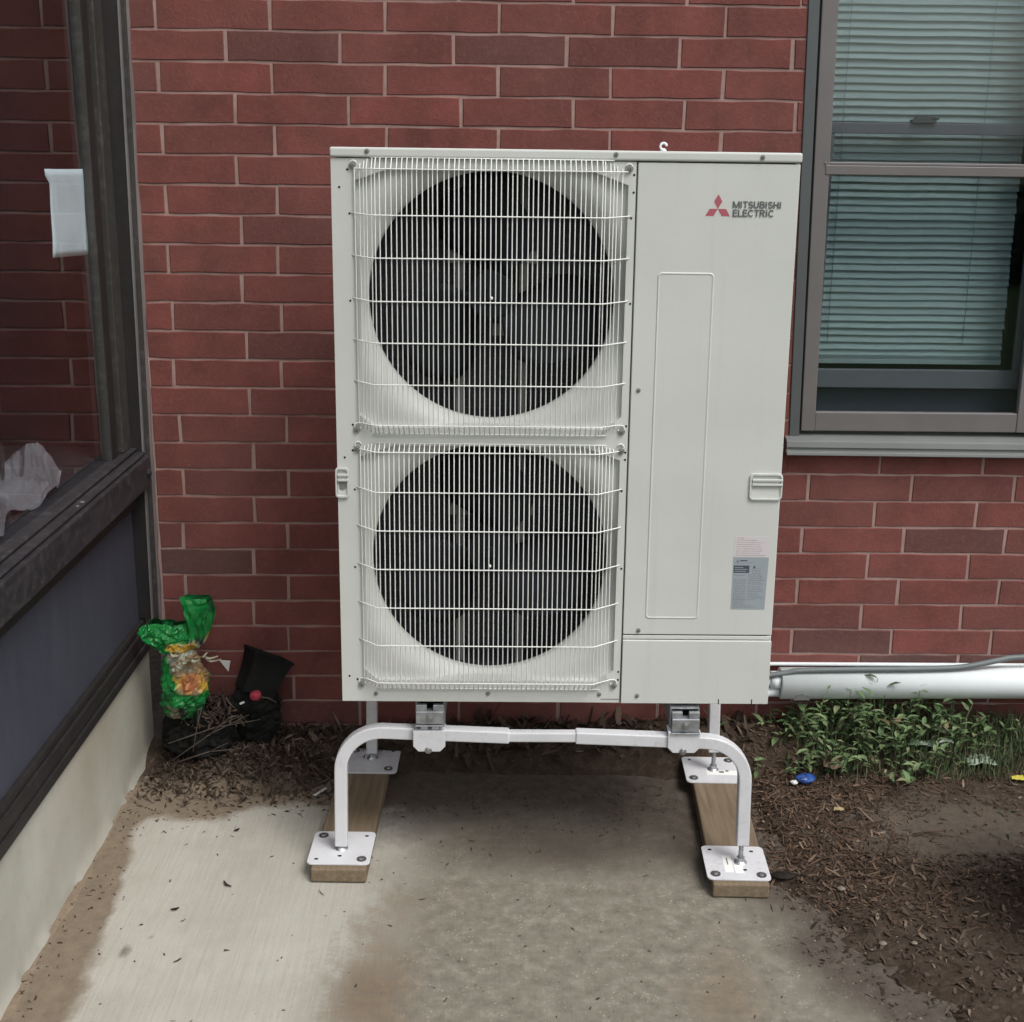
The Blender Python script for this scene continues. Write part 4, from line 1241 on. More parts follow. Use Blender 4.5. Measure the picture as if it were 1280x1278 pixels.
# foot plates
def plate(x0, y0, yaw, z, holes_, washers, rod, rx, ry, zleg, sticker_=None):
    s = 0.159; c_, s_ = cos(yaw), sin(yaw)
    q = MB()
    q.prism(rrect(0, s, 0, s, 0.014), z, z + 0.004, 'z')
    T = lambda p: (x0 + c_ * p[0] - s_ * p[1], y0 + s_ * p[0] + c_ * p[1], p[2])
    q.v = [T(p) for p in q.v]
    pl = build_part(q, 'foot_plate', 'stand_paint', bevel=0.0008)
    for (u, w) in holes_:
        q = MB(); q.prism(rrect(u * s - .005, u * s + .005, w * s - .0035, w * s + .0035, 0.003), z + 0.0042, z + 0.0046, 'z'); q.v = [T(p) for p in q.v]; build_part(q, 'bolt_hole', 'black_hole', pl)
    for (u, w) in washers:
        q = MB(); q.disc((u * s, w * s, z + 0.0042), 0.0125, 0.0018, 18, 'z'); q.disc((u * s, w * s, z + 0.006), 0.0075, 0.003, 6, 'z', 1, 0.006); q.v = [T(p) for p in q.v]
        build_part(q, 'washer_screw', ['washer_dark', 'bolt_steel'], pl)
    # levelling rod, nut and swivel boss
    q = MB()
    q.disc((rx, ry, z + 0.0041), 0.017, 0.006, 18, 'z', 0, 0.011)
    q.disc((rx, ry, z + 0.0101), 0.0105, 0.009, 6, 'z', 0, 0.0105)
    q.tube([(rx, ry, z + 0.018), (rx, ry, zleg + 0.004)], 0.0055, 10)
    zz = z + 0.022
    while zz < zleg - 0.002: q.disc((rx, ry, zz), 0.0062, 0.0012, 10, 'z'); zz += 0.003
    build_part(q, 'levelling_foot', 'galvanised', pl)
    if sticker_:
        q = MB()
        for (u0, u1, w0, w1) in sticker_: q.prism([(u0 * s, w0 * s), (u1 * s, w0 * s), (u1 * s, w1 * s), (u0 * s, w1 * s)], z + 0.0042, z + 0.0045, 'z')
        q.v = [T(p) for p in q.v]; st = build_part(q, 'sticker', 'sticker_white', pl)
        q = MB(); u0, u1, w0, w1 = sticker_[0]
        q.prism([((u0 * .6 + u1 * .4) * s, (w0 * .55 + w1 * .45) * s), ((u0 * .45 + u1 * .55) * s, (w0 * .55 + w1 * .45) * s), ((u0 * .45 + u1 * .55) * s, (w0 * .15 + w1 * .85) * s), ((u0 * .6 + u1 * .4) * s, (w0 * .15 + w1 * .85) * s)], z + 0.0046, z + 0.0048, 'z')
        q.v = [T(p) for p in q.v]; build_part(q, 'sticker_print', 'label_ink', pl)
ZP = 0.0405
plate(-0.0335, -0.7295, -0.020, ZP, [(0.14, 0.14), (0.86, 0.86), (0.50, 0.24)], [(0.15, 0.86), (0.86, 0.15)], 0, 0.047, -0.655, 0.056)
plate(0.971, -0.796, -0.038, ZP, [(0.13, 0.87), (0.80, 0.84), (0.62, 0.28)], [(0.14, 0.15), (0.86, 0.14)], 1, 1.066, -0.718, 0.096, [(0.30, 0.44, 0.20, 0.70), (0.46, 0.60, 0.18, 0.42)])
plate(-0.004, -0.241, -0.020, ZP, [(0.86, 0.86)], [(0.84, 0.16), (0.15, 0.86)], 0, 0.078, -0.150, 0.064)
plate(0.990, -0.292, -0.03, ZP, [(0.14, 0.87), (0.78, 0.44)], [(0.14, 0.16), (0.86, 0.86)], 1, 1.077, -0.216, 0.105, [(0.40, 0.98, 0.28, 0.46)])

# saddle clamps and galvanised channels
def saddle(xc, y, zc):
    q = MB()
    w = 0.040; t = 0.0035
    yo = y - 0.0205
    # front plate with clipped lower corners
    q.prism([(xc - w, zc + 0.022), (xc - w, zc - 0.020), (xc - w + 0.013, zc - 0.034), (xc + w - 0.013, zc - 0.034), (xc + w, zc - 0.020), (xc + w, zc + 0.022)], yo - t, yo, 'y')
    q.box(xc - w, xc + w, yo + 0.0003, y + 0.020, zc + 0.0185, zc + 0.0222)
    # upstanding tabs with a notch
    q.prism([(xc - 0.022, zc + 0.0225), (xc - 0.004, zc + 0.0225), (xc - 0.004, zc + 0.030), (xc - 0.009, zc + 0.036), (xc - 0.019, zc + 0.036), (xc - 0.022, zc + 0.031)], yo + 0.004, yo + 0.007, 'y')
    q.prism([(xc + 0.006, zc + 0.0225), (xc + 0.024, zc + 0.0225), (xc + 0.024, zc + 0.031), (xc + 0.021, zc + 0.036), (xc + 0.011, zc + 0.036), (xc + 0.006, zc + 0.030)], yo + 0.004, yo + 0.007, 'y')
    c = build_part(q, 'saddle_clamp', 'stand_paint', bevel=0.002)
    q = MB(); q.disc((xc - 0.002, yo - t, zc - 0.030), 0.0095, 0.003, 16, 'y', 0, 0.008); q.disc((xc - 0.002, yo - t - 0.003, zc - 0.030), 0.006, 0.005, 6, 'y')
    build_part(q, 'bolt', 'bolt_steel', c, bevel=0.0006)
    return c
for (xc, y, zc, yb) in ((0.276, -0.668, 0.3690, -0.15), (0.906, -0.7055, 0.3865, -0.20)):
    saddle(xc, y, zc)
    xo = xc + 0.002
    q = MB()
    zc0 = zc + 0.024; zc1 = 0.463
    # channel with side walls, open front showing its floor
    q.box(xo - 0.036, xo + 0.036, y + 0.000, yb, zc1 - 0.004, zc1)
    q.box(xo - 0.0365, xo - 0.033, y + 0.000, yb, zc0, zc1 - 0.0045)
    q.box(xo + 0.033, xo + 0.0365, y + 0.000, yb, zc0, zc1 - 0.0045)
    q.box(xo - 0.0325, xo + 0.0325, y + 0.003, yb, zc0, zc0 + 0.003)
    ch = build_part(q, 'channel', 'galvanised', bevel=0.001)
    q = MB()
    q.box(xo - 0.034, xo + 0.034, y - 0.022, y - 0.0005, zc1 - 0.024, zc1 - 0.020)     # bracket tongue
    q.box(xo - 0.034, xo + 0.034, y - 0.0255, y - 0.0225, zc1 - 0.052, zc1 - 0.020)
    q.box(xo - 0.036, xo + 0.036, y - 0.030, y - 0.0005, zc1 - 0.058, zc1 - 0.0545)
    q.box(xo - 0.034, xo - 0.008, y - 0.020, y - 0.008, zc1 - 0.0195, zc1 - 0.004)
    q.box(xo + 0.008, xo + 0.034, y - 0.020, y - 0.008, zc1 - 0.0195, zc1 - 0.004)
    build_part(q, 'end_bracket', 'galvanised', ch, bevel=0.0012)
    q = MB()
    q.disc((xo, y - 0.0258, zc1 - 0.036), 0.0105, 0.002, 18, 'y'); q.disc((xo, y - 0.0278, zc1 - 0.036), 0.0068, 0.006, 6, 'y')
    build_part(q, 'bolt', 'bolt_steel', ch, bevel=0.0006)

# ------------------------------------------------------------------ pipe cover, cable
q = MB()
pth = [(1.292, -0.062, 0.2515), (2.2, -0.062, 0.2575), (4.0, -0.062, 0.262)]
q.tube(pth, 0.0475, 40)
pp = q.build('pipe_cover', 'pvc_white')
tag(pp, 'white round pipe cover running along the foot of the brick wall', 'pipe')
q = MB()
q.tube([(0.98, -0.070, 0.262), (1.285, -0.064, 0.262)], 0.020, 20)
q.tube([(1.02, -0.070, 0.224), (1.288, -0.064, 0.226)], 0.017, 20)
q.tube([(1.262, -0.064, 0.262), (1.290, -0.064, 0.262)], 0.027, 24)
q.build('connector', 'pvc_white', pp)
q = MB()
q.prism([(1.325 + 0.05 * i / 12, 0.216 + 0.020 * sin(pi * i / 12)) for i in range(13)], -0.1075, -0.104, 'y')
q.build('cut_mark', 'sill_metal', pp)
q = MB()
q.box(1.22, 4.0, -0.016, -0.0035, 0.287, 0.296)
tr_ = q.build('trunking_strip', 'pvc_white', bevel=0.003); tag(tr_, 'thin white strip on the brick wall just behind the grey cable', 'trim')
q = MB()
base = [(0.95, -0.10, 0.300), (1.20, -0.088, 0.285), (1.296, -0.085, 0.292), (1.348, -0.085, 0.301), (1.50, -0.085, 0.3055), (1.66, -0.085, 0.3075), (1.80, -0.082, 0.311), (1.87, -0.078, 0.319), (1.94, -0.07, 0.331), (2.02, -0.06, 0.338), (2.3, -0.05, 0.338), (3.2, -0.05, 0.33)]
def smooth_path(P, n=8):
    P = [Vector(p) for p in P]; out = []
    for i in range(len(P) - 1):
        p0, p1, p2, p3 = P[max(i - 1, 0)], P[i], P[i + 1], P[min(i + 2, len(P) - 1)]
        for k2 in range(n):
            t = k2 / n
            out.append(0.5 * ((2 * p1) + (p2 - p0) * t + (2 * p0 - 5 * p1 + 4 * p2 - p3) * t * t + (3 * p1 - p0 - 3 * p2 + p3) * t ** 3))
    return out + [P[-1]]
q.tube(smooth_path(base), 0.0088, 10)
o = q.build('cable', 'cable_grey'); tag(o, 'thick grey cable lying along the top of the white pipe cover', 'cable')

# ------------------------------------------------------------------ scattered litter and plants
def H(x, y):
    return max(float(dirt_h(x, y)), float(slab_h(x, y)) if x < 2.19 else -1)
def chips(name, pts, lfun, wfun, mat, label, cat, lift=0.002, tilt=0.35, curl=0.25, kind='stuff'):
    n = len(pts)
    V = np.zeros((n, 6, 3)); a = rng.random(n) * 2 * pi
    L = lfun(n); W = wfun(n)
    ti = rng.normal(0, tilt, n); ro = rng.normal(0, tilt, n); cu = rng.normal(0, curl, n)
    for k2, (s, w) in enumerate(((-1, -.35), (-1, .35), (0, .5), (0, -.5), (1, -.25), (1, .25))):
        lx = s * L / 2; ly = w * W; lz = cu * L * (abs(s)) * 0.5 + lx * np.sin(ti) + ly * np.sin(ro)
        V[:, k2, 0] = pts[:, 0] + lx * np.cos(a) - ly * np.sin(a)
        V[:, k2, 1] = pts[:, 1] + lx * np.sin(a) + ly * np.cos(a)
        V[:, k2, 2] = pts[:, 2] + lift + np.abs(L * np.sin(ti)) * 0.4 + lz
    v = V.reshape(-1, 3)
    b = (np.arange(n) * 6)[:, None]
    f = np.concatenate([b + np.array([0, 3, 2, 1]), b + np.array([3, 4, 5, 2])], 0)
    me = bpy.data.meshes.new(name); me.from_pydata(v.tolist(), [], f.tolist())
    o = link(name, me, mat)
    if label: tag(o, label, cat)
    return tag(o, kind=kind)
def scatter(n, x0, x1, y0, y1, dens):
    out = []
    m = 0
    X = rng.random(n) * (x1 - x0) + x0; Y = rng.random(n) * (y1 - y0) + y0
    D = dens(X, Y); keep = rng.random(n) < D
    X, Y = X[keep], Y[keep]
    Z = np.maximum(dirt_h(X, Y), slab_h(X, Y))
    return np.stack([X, Y, Z], 1)
def d_mulch(x, y):
    n = fbm(x * 5 + 3, y * 5)
    r = sstep(-0.09, 0.12, x - right_edge(y)) * (0.25 + 0.75 * np.exp(-(((x - 1.32) / 0.26) ** 2 + ((y + 0.38) / 0.38) ** 2)))
    bare = np.exp(-(((x - 1.72) / 0.26) ** 2 + ((y + 0.52) / 0.16) ** 2))
    return np.clip(r * (1 - 0.93 * np.clip(bare * 1.4, 0, 1)) * (0.5 + n), 0, 1)
chips('mulch', scatter(19000, 1.05, 2.4, -0.98, -0.01, d_mulch), lambda n: rng.gamma(2.2, 0.0062, n) + 0.004, lambda n: rng.uniform(0.002, 0.0065, n), 'mulch', 'brown shredded bark mulch over the soil right of the unit', 'mulch')
def d_dark(x, y):
    return np.clip(sstep(-0.14, 0.18, x - right_edge(y)), 0, 1) * (0.35 + 0.65 * (fbm(x * 7, y * 7) > 0.5))
chips('leaf_litter', scatter(11000, 1.15, 2.4, -2.0, -0.62, d_dark), lambda n: rng.gamma(2.2, 0.006, n) + 0.004, lambda n: rng.uniform(0.002, 0.010, n), 'dead_leaf', 'dark leaf litter on the soil at the lower right', 'leaf litter')
def d_left(x, y):
    n = fbm(x * 6, y * 6 + 4)
    a = np.exp(-(((x + 0.17) / 0.20) ** 2 + ((y + 0.06) / 0.12) ** 2))
    b = np.exp(-(((x + 0.35) / 0.25) ** 2 + ((y + 0.20) / 0.10) ** 2)) * 0.7
    return np.clip((a + b) * (0.4 + n), 0, 1)
chips('leaf_litter', scatter(11000, -0.58, 0.2, -0.48, -0.01, d_left), lambda n: rng.gamma(2.4, 0.0065, n) + 0.004, lambda n: rng.uniform(0.002, 0.008, n), 'dead_leaf', 'dry leaves and twigs piled beside the black pots in the corner', 'leaf litter', tilt=0.6, curl=0.4)
PZ = scatter(900, -0.54, -0.16, -0.27, -0.02, lambda x, y: np.clip(1.3 - ((x + 0.37) / 0.17) ** 2 - ((y + 0.14) / 0.12) ** 2, 0, 1))
PZ = PZ[(((PZ[:, 0] + 0.40) / 0.125) ** 2 + ((PZ[:, 1] + 0.112) / 0.085) ** 2) < 1]
PZ[:, 2] = 0.205 - 0.06 * (((PZ[:, 0] + 0.40) / 0.125) ** 2 + ((PZ[:, 1] + 0.112) / 0.085) ** 2) + rng.random(len(PZ)) * 0.012
chips('leaf_litter', PZ, lambda n: rng.gamma(3, 0.006, n) + 0.006, lambda n: rng.uniform(0.003, 0.009, n), 'dead_leaf', 'dry leaf scraps lying on top of the black soil bag', 'leaf litter', tilt=0.5, curl=0.4)
def d_rear(x, y):
    return np.clip(sstep(-0.16, -0.04, y) * (0.3 + 1.0 * np.exp(-((x - 0.45) / 0.22) ** 2)) * (0.3 + fbm(x * 6, y * 6)), 0, 1)
chips('leaf_litter', scatter(2600, -0.1, 1.2, -0.22, -0.01, d_rear), lambda n: rng.gamma(3, 0.010, n) + 0.01, lambda n: rng.uniform(0.005, 0.022, n), 'dead_leaf', 'dead leaves banked against the wall under the unit', 'leaf litter', tilt=0.7, curl=0.5)
# specks and crumbs over the slab
def d_slab(x, y):
    e = np.exp(-((right_edge(y) - x) / 0.10) ** 2) * (fbm(x * 12, y * 12) * 1.2) + 0.5 * np.exp(-((y + 0.32) / 0.12) ** 2) + 0.35 * np.exp(-((x + 0.56) / 0.05) ** 2)
    return np.clip(e * 0.9 + 0.018, 0, 1)
chips('crumbs', scatter(15000, -0.6, 1.6, -1.9, -0.2, d_slab), lambda n: rng.gamma(2, 0.003, n) + 0.002, lambda n: rng.uniform(0.002, 0.005, n), 'dead_leaf', 'soil crumbs and leaf bits strewn over the concrete', 'debris', lift=0.001, tilt=0.2)
# aggregate pebbles on the worn concrete
P_ = scatter(9000, 0.15, 1.40, -1.7, -0.70, lambda x, y: np.clip((fbm(x * 5, y * 5) - 0.42) * 2.2 * fbm(x * 17, y * 17), 0, 1))
q = MB()
for (x, y, z) in P_:
    r = 0.0008 + 0.0030 * random.random() ** 3
    a0 = random.random() * 3
    v = [(x + r * cos(a0 + 2 * pi * j / 5) * random.uniform(.7, 1.2), y + r * sin(a0 + 2 * pi * j / 5) * random.uniform(.7, 1.2), z) for j in range(5)] + [(x, y, z + r * 0.6)]
    q.add(v, [(j, (j + 1) % 5, 5) for j in range(5)])
tag(q.build('gravel', 'pebble'), 'small pale pebbles showing in the worn concrete', 'gravel', kind='stuff')

# weeds: leafy stems
def leaf(q, base, dirv, up, L, W):
    d = dirv.normalized(); s = d.cross(up).normalized()
    n = s.cross(d)
    pts = [base, base + d * L * .25 + s * W * .42 + n * .06 * L, base + d * L * .6 + s * W * .40 + n * .08 * L, base + d * L - n * .10 * L,
           base + d * L * .6 - s * W * .40 + n * .08 * L, base + d * L * .25 - s * W * .42 + n * .06 * L, base + d * L * .55 + n * -.02 * L]
    q.add(pts, [(0, 1, 6), (1, 2, 6), (2, 3, 6), (3, 4, 6), (4, 5, 6), (5, 0, 6)], 0, True)
q = MB(); qs = MB()
def stem(x, y, h, lean_, nl, Ls):
    z0 = H(x, y)
    p = Vector((x, y, z0)); top = p + Vector((lean_[0], lean_[1], h))
    path = [p, p.lerp(top, .5) + Vector((random.uniform(-.01, .01), random.uniform(-.01, .01), h * .06)), top]
    qs.tube([tuple(a) for a in path], [0.0018, 0.0014, 0.0008], 4)
    for i in range(nl):
        t = (i + 1) / nl
        b = p.lerp(top, t)
        an = random.random() * 2 * pi
        d = Vector((cos(an), sin(an), random.uniform(-0.15, 0.7)))
        L = Ls * random.uniform(0.45, 1.45)
        leaf(q, b, d, Vector((0, 0, 1)), L, L * random.uniform(.32, .48))
for i in range(150):
    x = random.gauss(1.58, 0.15); y = -abs(random.gauss(0.03, 0.075)) - 0.015
    if not 1.26 < x < 2.1: continue
    e = math.exp(-((x - 1.60) / 0.26) ** 2)
    h = random.uniform(0.03, 0.17) * (0.35 + 0.85 * e)
    stem(x, y, h, (random.gauss(0, .03), -abs(random.gauss(0, .035))), random.randint(4, 8), 0.036)
for i in range(26):
    x = random.gauss(1.40, 0.09); y = -random.uniform(0.03, 0.2)
    stem(x, y, random.uniform(0.02, 0.06), (random.gauss(0, .02), random.gauss(0, .02)), random.randint(3, 5), 0.034)
for i in range(40):
    x = random.uniform(1.8, 2.4); y = -random.uniform(0.01, 0.12)
    stem(x, y, random.uniform(0.02, 0.07), (random.gauss(0, .03), random.gauss(0, .02)), random.randint(3, 6), 0.022)
q.v += []; 
wd = q.build('weeds', 'weed_leaf'); tag(wd, 'green leafy weeds growing along the wall below the white pipe', 'weeds', kind='stuff')
qs_o = qs.build('weed_stems', 'grass_blade', wd); tag(qs_o, kind='stuff')
# the one tall sprig in front of the pipe
q = MB(); x0, y0 = 1.405, -0.125; z0 = H(x0, y0)
sprig = empty('weed_sprig', (x0, y0, z0), label='thin green sprig standing up in front of the white pipe', cat='weed')
top = Vector((0.018, 0.0, 0.215))
st_ = MB(); st_.tube([(0, 0, 0), (-0.006, 0, 0.09), (0.004, 0, 0.16), tuple(top)], [.0016, .0013, .001, .0006], 5); st_.build('stem', 'weed_leaf', sprig)
for (b, d, L) in (((-0.006, 0, 0.09), (-1, -.2, .6), .035), ((-.004, 0, .1), (1, -.3, .5), .03), ((0.0, 0, 0.14), (-.8, 0, .8), .024), ((.004, 0, .16), (1, 0, .4), .02), ((.014, 0, .2), (.7, 0, 1), .018)):
    lf = MB(); leaf(lf, Vector(b), Vector(d), Vector((0, -1, 0.3)), L, L * .3); lf.build('leaf', 'weed_leaf', sprig)

# grass
def blades(name, pts, lab, cat, hmin, hmax, mat='grass_blade'):
    n = len(pts); a = rng.random(n) * 2 * pi; h = rng.uniform(hmin, hmax, n); w = rng.uniform(.0010, .0022, n)
    le = rng.normal(0, .5, n) * h; b_ = rng.random(n) * 2 * pi
    V = np.zeros((n, 5, 3))
    for k2, (s, t) in enumerate(((-1, 0), (1, 0), (1, .55), (-1, .55), (0, 1))):
        ww = w * (1 if t < .5 else .8) * s
        V[:, k2, 0] = pts[:, 0] + ww * np.cos(a) + le * t ** 2 * np.cos(b_)
        V[:, k2, 1] = pts[:, 1] + ww * np.sin(a) + le * t ** 2 * np.sin(b_)
        V[:, k2, 2] = pts[:, 2] + h * t - np.abs(le) * .3 * t ** 2
    b = np.arange(n)[:, None] * 5
    f = (b + np.array([0, 1, 2, 3])).tolist() + (b + np.array([3, 2, 4])).tolist()
    me = bpy.data.meshes.new(name); me.from_pydata(V.reshape(-1, 3).tolist(), [], f)
    return tag(link(name, me, mat), lab, cat, kind='stuff')
def d_grass(x, y):
    return np.clip(sstep(-0.22, -0.06, y + 0.10 * (fbm(x * 6, y * 6) - .5) + 0.03) * sstep(1.22, 1.5, x) * (0.35 + fbm(x * 8, y * 8)), 0, 1)
blades('grass', scatter(12000, 1.2, 2.6, -0.36, -0.005, d_grass), 'short sparse grass among the weeds at the foot of the wall', 'grass', 0.02, 0.09)

CL = scatter(1500, 1.08, 2.4, -1.9, -0.05, lambda x, y: np.clip(sstep(-0.10, 0.10, x - right_edge(y)) * fbm(x * 9, y * 9), 0, 1))
q = MB()
for (x, y, z) in CL:
    r_ = 0.002 + 0.009 * random.random() ** 2.5; a0 = random.random() * 3
    v = [(x + r_ * cos(a0 + 2 * pi * j / 6) * random.uniform(.6, 1.3), y + r_ * sin(a0 + 2 * pi * j / 6) * random.uniform(.6, 1.3), z - .001) for j in range(6)]
    v += [(x + .5 * r_ * cos(a0 + 2 * pi * j / 3), y + .5 * r_ * sin(a0 + 2 * pi * j / 3), z + r_ * random.uniform(.4, .8)) for j in range(3)]
    q.add(v, [(0, 1, 6), (1, 2, 7), (1, 7, 6), (2, 3, 7), (3, 4, 8), (3, 8, 7), (4, 5, 8), (5, 0, 6), (5, 6, 8), (6, 7, 8)])
tag(q.build('soil_clods', 'soil_clod'), 'small clods of brown soil mixed into the mulch', 'soil', kind='stuff')
# twigs: individual straws on the mulch (thin, uncountable)
q = MB()
for i in range(260):
    x = random.gauss(1.42, 0.22); y = random.gauss(-0.40, 0.26)
    if x < float(right_edge(y)) or y > -0.03: continue
    z = H(x, y) + 0.006; a = random.random() * pi; L = random.uniform(0.02, 0.075)
    q.tube([(x, y, z), (x + L * .5 * cos(a) + random.uniform(-.004, .004), y + L * .5 * sin(a), z + random.uniform(0, .006)), (x + L * cos(a), y + L * sin(a), H(x + L * cos(a), y + L * sin(a)) + 0.006)], random.uniform(.0007, .0018), 4)
tag(q.build('straws', 'mulch'), 'dry straws and splinters lying on the bark mulch', 'straw', kind='stuff')

# dark low shrub at the right edge
shx, shy = 1.955, -1.00
sh = empty('shrub', (shx, shy, H(shx, shy)), label='dark leafy shrub at the right edge of the bare soil', cat='shrub')
q = MB(); t = MB()
for i in range(90):
    a = random.random() * 2 * pi; e = random.uniform(0.0, 1.45); r = random.uniform(0.20, 0.34)
    tip = Vector((r * cos(a) * cos(e), r * sin(a) * cos(e), 0.02 + r * 1.7 * sin(e)))
    t.tube([(0, 0, 0), tuple(tip * .5 + Vector((0, 0, .04))), tuple(tip)], [.004, .003, .001], 4)
    for k2 in range(46):
        b = tip * random.uniform(.45, 1.12) + Vector((random.gauss(0, .03), random.gauss(0, .03), random.gauss(0, .03)))
        b.z = max(b.z, 0.003)
        leaf(q, b, Vector((random.gauss(0, 1), random.gauss(0, 1), random.uniform(-.4, .8))), Vector((0, 0, 1)), random.uniform(.015, .034), random.uniform(.009, .017))
t.build('stems', 'twig_bark', sh); tag(q.build('foliage', 'shrub_leaf', sh), kind='stuff')

# ---- rubbish in the left corner
# lower black nursery pot (full of soil)
def lathe(q, prof, n=28, sx=1.0, sy=1.0, noise=0.0, mi=0):
    v = []
    for (r, z) in prof:
        for j in range(n):
            a = 2 * pi * j / n; rr = r + noise * (float(fbm(cos(a) * 2 + 5, z * 14 + sin(a) * 2)) - .5)
            v.append((rr * cos(a) * sx, rr * sin(a) * sy, z))
    f = [(i * n + j, i * n + (j + 1) % n, (i + 1) * n + (j + 1) % n, (i + 1) * n + j) for i in range(len(prof) - 1) for j in range(n)]
    q.add(v, f, mi, True)
q = MB()
nu, nv = 72, 34; v = []
prof_ = [(0.0, 0.0), (0.100, 0.004), (0.128, 0.03), (0.135, 0.07), (0.130, 0.11), (0.112, 0.145), (0.08, 0.165), (0.04, 0.172), (0.0, 0.175)]
for j in range(nv):
    t = j / (nv - 1) * (len(prof_) - 1)
    pr = np.interp(t, range(len(prof_)), [p_[0] for p_ in prof_]); pz = np.interp(t, range(len(prof_)), [p_[1] for p_ in prof_])
    for i in range(nu):
        a = 2 * pi * i / nu
        c1_ = abs(float(fbm(cos(a) * 2.5 + 14, pz * 14 + sin(a) * 2.5)) - .5) * 2
        c2_ = abs(float(fbm(cos(a) * 7 + 3, pz * 40 + sin(a) * 7)) - .5) * 2
        rr = pr * (0.80 + 0.50 * c1_ + 0.20 * c2_)
        v.append((rr * cos(a) * 0.92, rr * sin(a) * .66, pz * 0.90 + 0.03 * (c1_ - .3) * (pz > 0.1)))
q.add(v, [(j * nu + i, j * nu + (i + 1) % nu, (j + 1) * nu + (i + 1) % nu, (j + 1) * nu + i) for j in range(nv - 1) for i in range(nu)])
o = q.build('black_soil_bag', 'black_pot', None, loc=(-0.425, -0.112, 0.045)); tag(o, 'crumpled black soil bag lying in the corner under the green bag', 'bag')
# tipped square pot leaning on it
pot2 = empty('black_plant_pot', (-0.255, -0.100, 0.275), (radians(6), radians(30), radians(14)), label='square black plastic pot tipped over against the brick wall', cat='plant pot')
def sqpot(q):
    v = []
    for (h, z) in ((0.052, -0.06), (0.058, 0.03), (0.066, 0.085), (0.069, 0.086), (0.070, 0.098), (0.066, 0.098), (0.061, 0.085), (0.050, -0.052)):
        for (a, b) in ((-1, -1), (1, -1), (1, 1), (-1, 1)): v.append((a * h, b * h, z))
    f = [(3, 2, 1, 0)]
    for i in range(7): f += [(i * 4 + j, i * 4 + (j + 1) % 4, (i + 1) * 4 + (j + 1) % 4, (i + 1) * 4 + j) for j in range(4)]
    f.append((28, 29, 30, 31)); q.add(v, f)
q = MB(); sqpot(q)
q.v = [(a * .92, b * .75, c * 0.78) for a, b, c in q.v]
po = q.build('pot_body', 'black_pot', pot2, bevel=0.004); po.rotation_euler = (radians(-22), 0, radians(10))

# black film bag slumped under the tipped pot
q = MB()
nu, nv = 40, 24; v = []
for j in range(nv):
    t = j / (nv - 1)
    for i in range(nu):
        a = 2 * pi * i / nu
        rr = 0.082 * sin(pi * (0.06 + 0.90 * t)) ** 0.6 * (0.72 + 0.7 * abs(float(fbm(cos(a) * 3 + 4, t * 5 + sin(a) * 3)) - .5) * 2 + .25 * abs(float(fbm(cos(a) * 8 + 9, t * 12 + sin(a) * 8)) - .5) * 2)
        v.append((rr * cos(a) * 1.02, rr * sin(a) * .62, t * 0.215))
q.add(v, [(j * nu + i, j * nu + (i + 1) % nu, (j + 1) * nu + (i + 1) % nu, (j + 1) * nu + i) for j in range(nv - 1) for i in range(nu)])
q.add([v[(nv - 1) * nu + i] for i in range(nu)], [tuple(range(nu))])
o = q.build('black_film_bag', 'black_pot', None, loc=(-0.272, -0.100, 0.062)); tag(o, 'crumpled black plastic bag slumped below the tipped square pot', 'bag')

# crumpled green bag
bag = empty('green_bag', (-0.47, -0.165, 0.185), label='crumpled green plastic garden bag printed with flowers in the left corner', cat='bag')
GREEN = (0.004, 0.185, 0.035); DG = (0.003, 0.075, 0.020); YEL = (0.50, 0.30, 0.03); ORA = (0.42, 0.16, 0.06); WHI = (0.40, 0.42, 0.34); BLK = (0.012, 0.015, 0.012); TAN = (0.30, 0.20, 0.12)
def colored(name, v, f, cols, parent, smooth=False, thick=0.0012):
    me = mkmesh(name, v, f, smooth)
    ca = me.color_attributes.new('print', 'FLOAT_COLOR', 'POINT')
    ca.data.foreach_set('color', np.concatenate([np.array(cols), np.ones((len(cols), 1))], 1).ravel().astype(np.float32))
    o = link(name, me, 'green_bag', parent)
    s = o.modifiers.new('thickness', 'SOLIDIFY'); s.thickness = thick
    return o
# body: closed crushed sack
nu, nv = 46, 30; v = []; cols = []
for j in range(nv):
    t = j / (nv - 1)
    for i in range(nu):
        a = 2 * pi * i / nu
        R0 = 0.080 * (sin(pi * (0.10 + 0.86 * t)) ** 0.55) * (1.0 - 0.30 * t)
        cr = abs(float(fbm(cos(a) * 3.4 + 7, t * 7 + sin(a) * 3.4)) - .5) * 2
        cr2 = abs(float(fbm(cos(a) * 8 + 2, t * 15 + sin(a) * 8)) - .5) * 2
        r = R0 * (0.80 + 0.55 * cr) + 0.012 * cr2
        x = r * cos(a) * 1.02 + 0.008 * sin(t * 5) + 0.012 * t; y = r * sin(a) * 0.75; z = 0.002 + t * 0.225
        v.append((x, y, z))
        c = GREEN
        nn = float(fbm(x * 40 + 3, z * 40)); 
        if y < 0.02 and x > -0.006 + 0.35 * (0.13 - z) and z > 0.085:
            d = math.hypot(x - 0.038, z - 0.118)
            if d < 0.027: c = ORA if nn > .42 else (0.52, 0.26, 0.14)
            elif z > 0.15: c = WHI if nn > .50 else TAN
            else: c = YEL if nn > .52 else TAN
        elif z > 0.205: c = TAN if nn > .5 else WHI
        elif z < 0.045 and nn > .48: c = BLK if x > 0 else (0.22, 0.18, 0.13)
        elif nn < .40: c = DG
        cols.append(c)
f = [(j * nu + i, j * nu + (i + 1) % nu, (j + 1) * nu + (i + 1) % nu, (j + 1) * nu + i) for j in range(nv - 1) for i in range(nu)]
b_o = colored('bag_body', v, f, cols, bag)
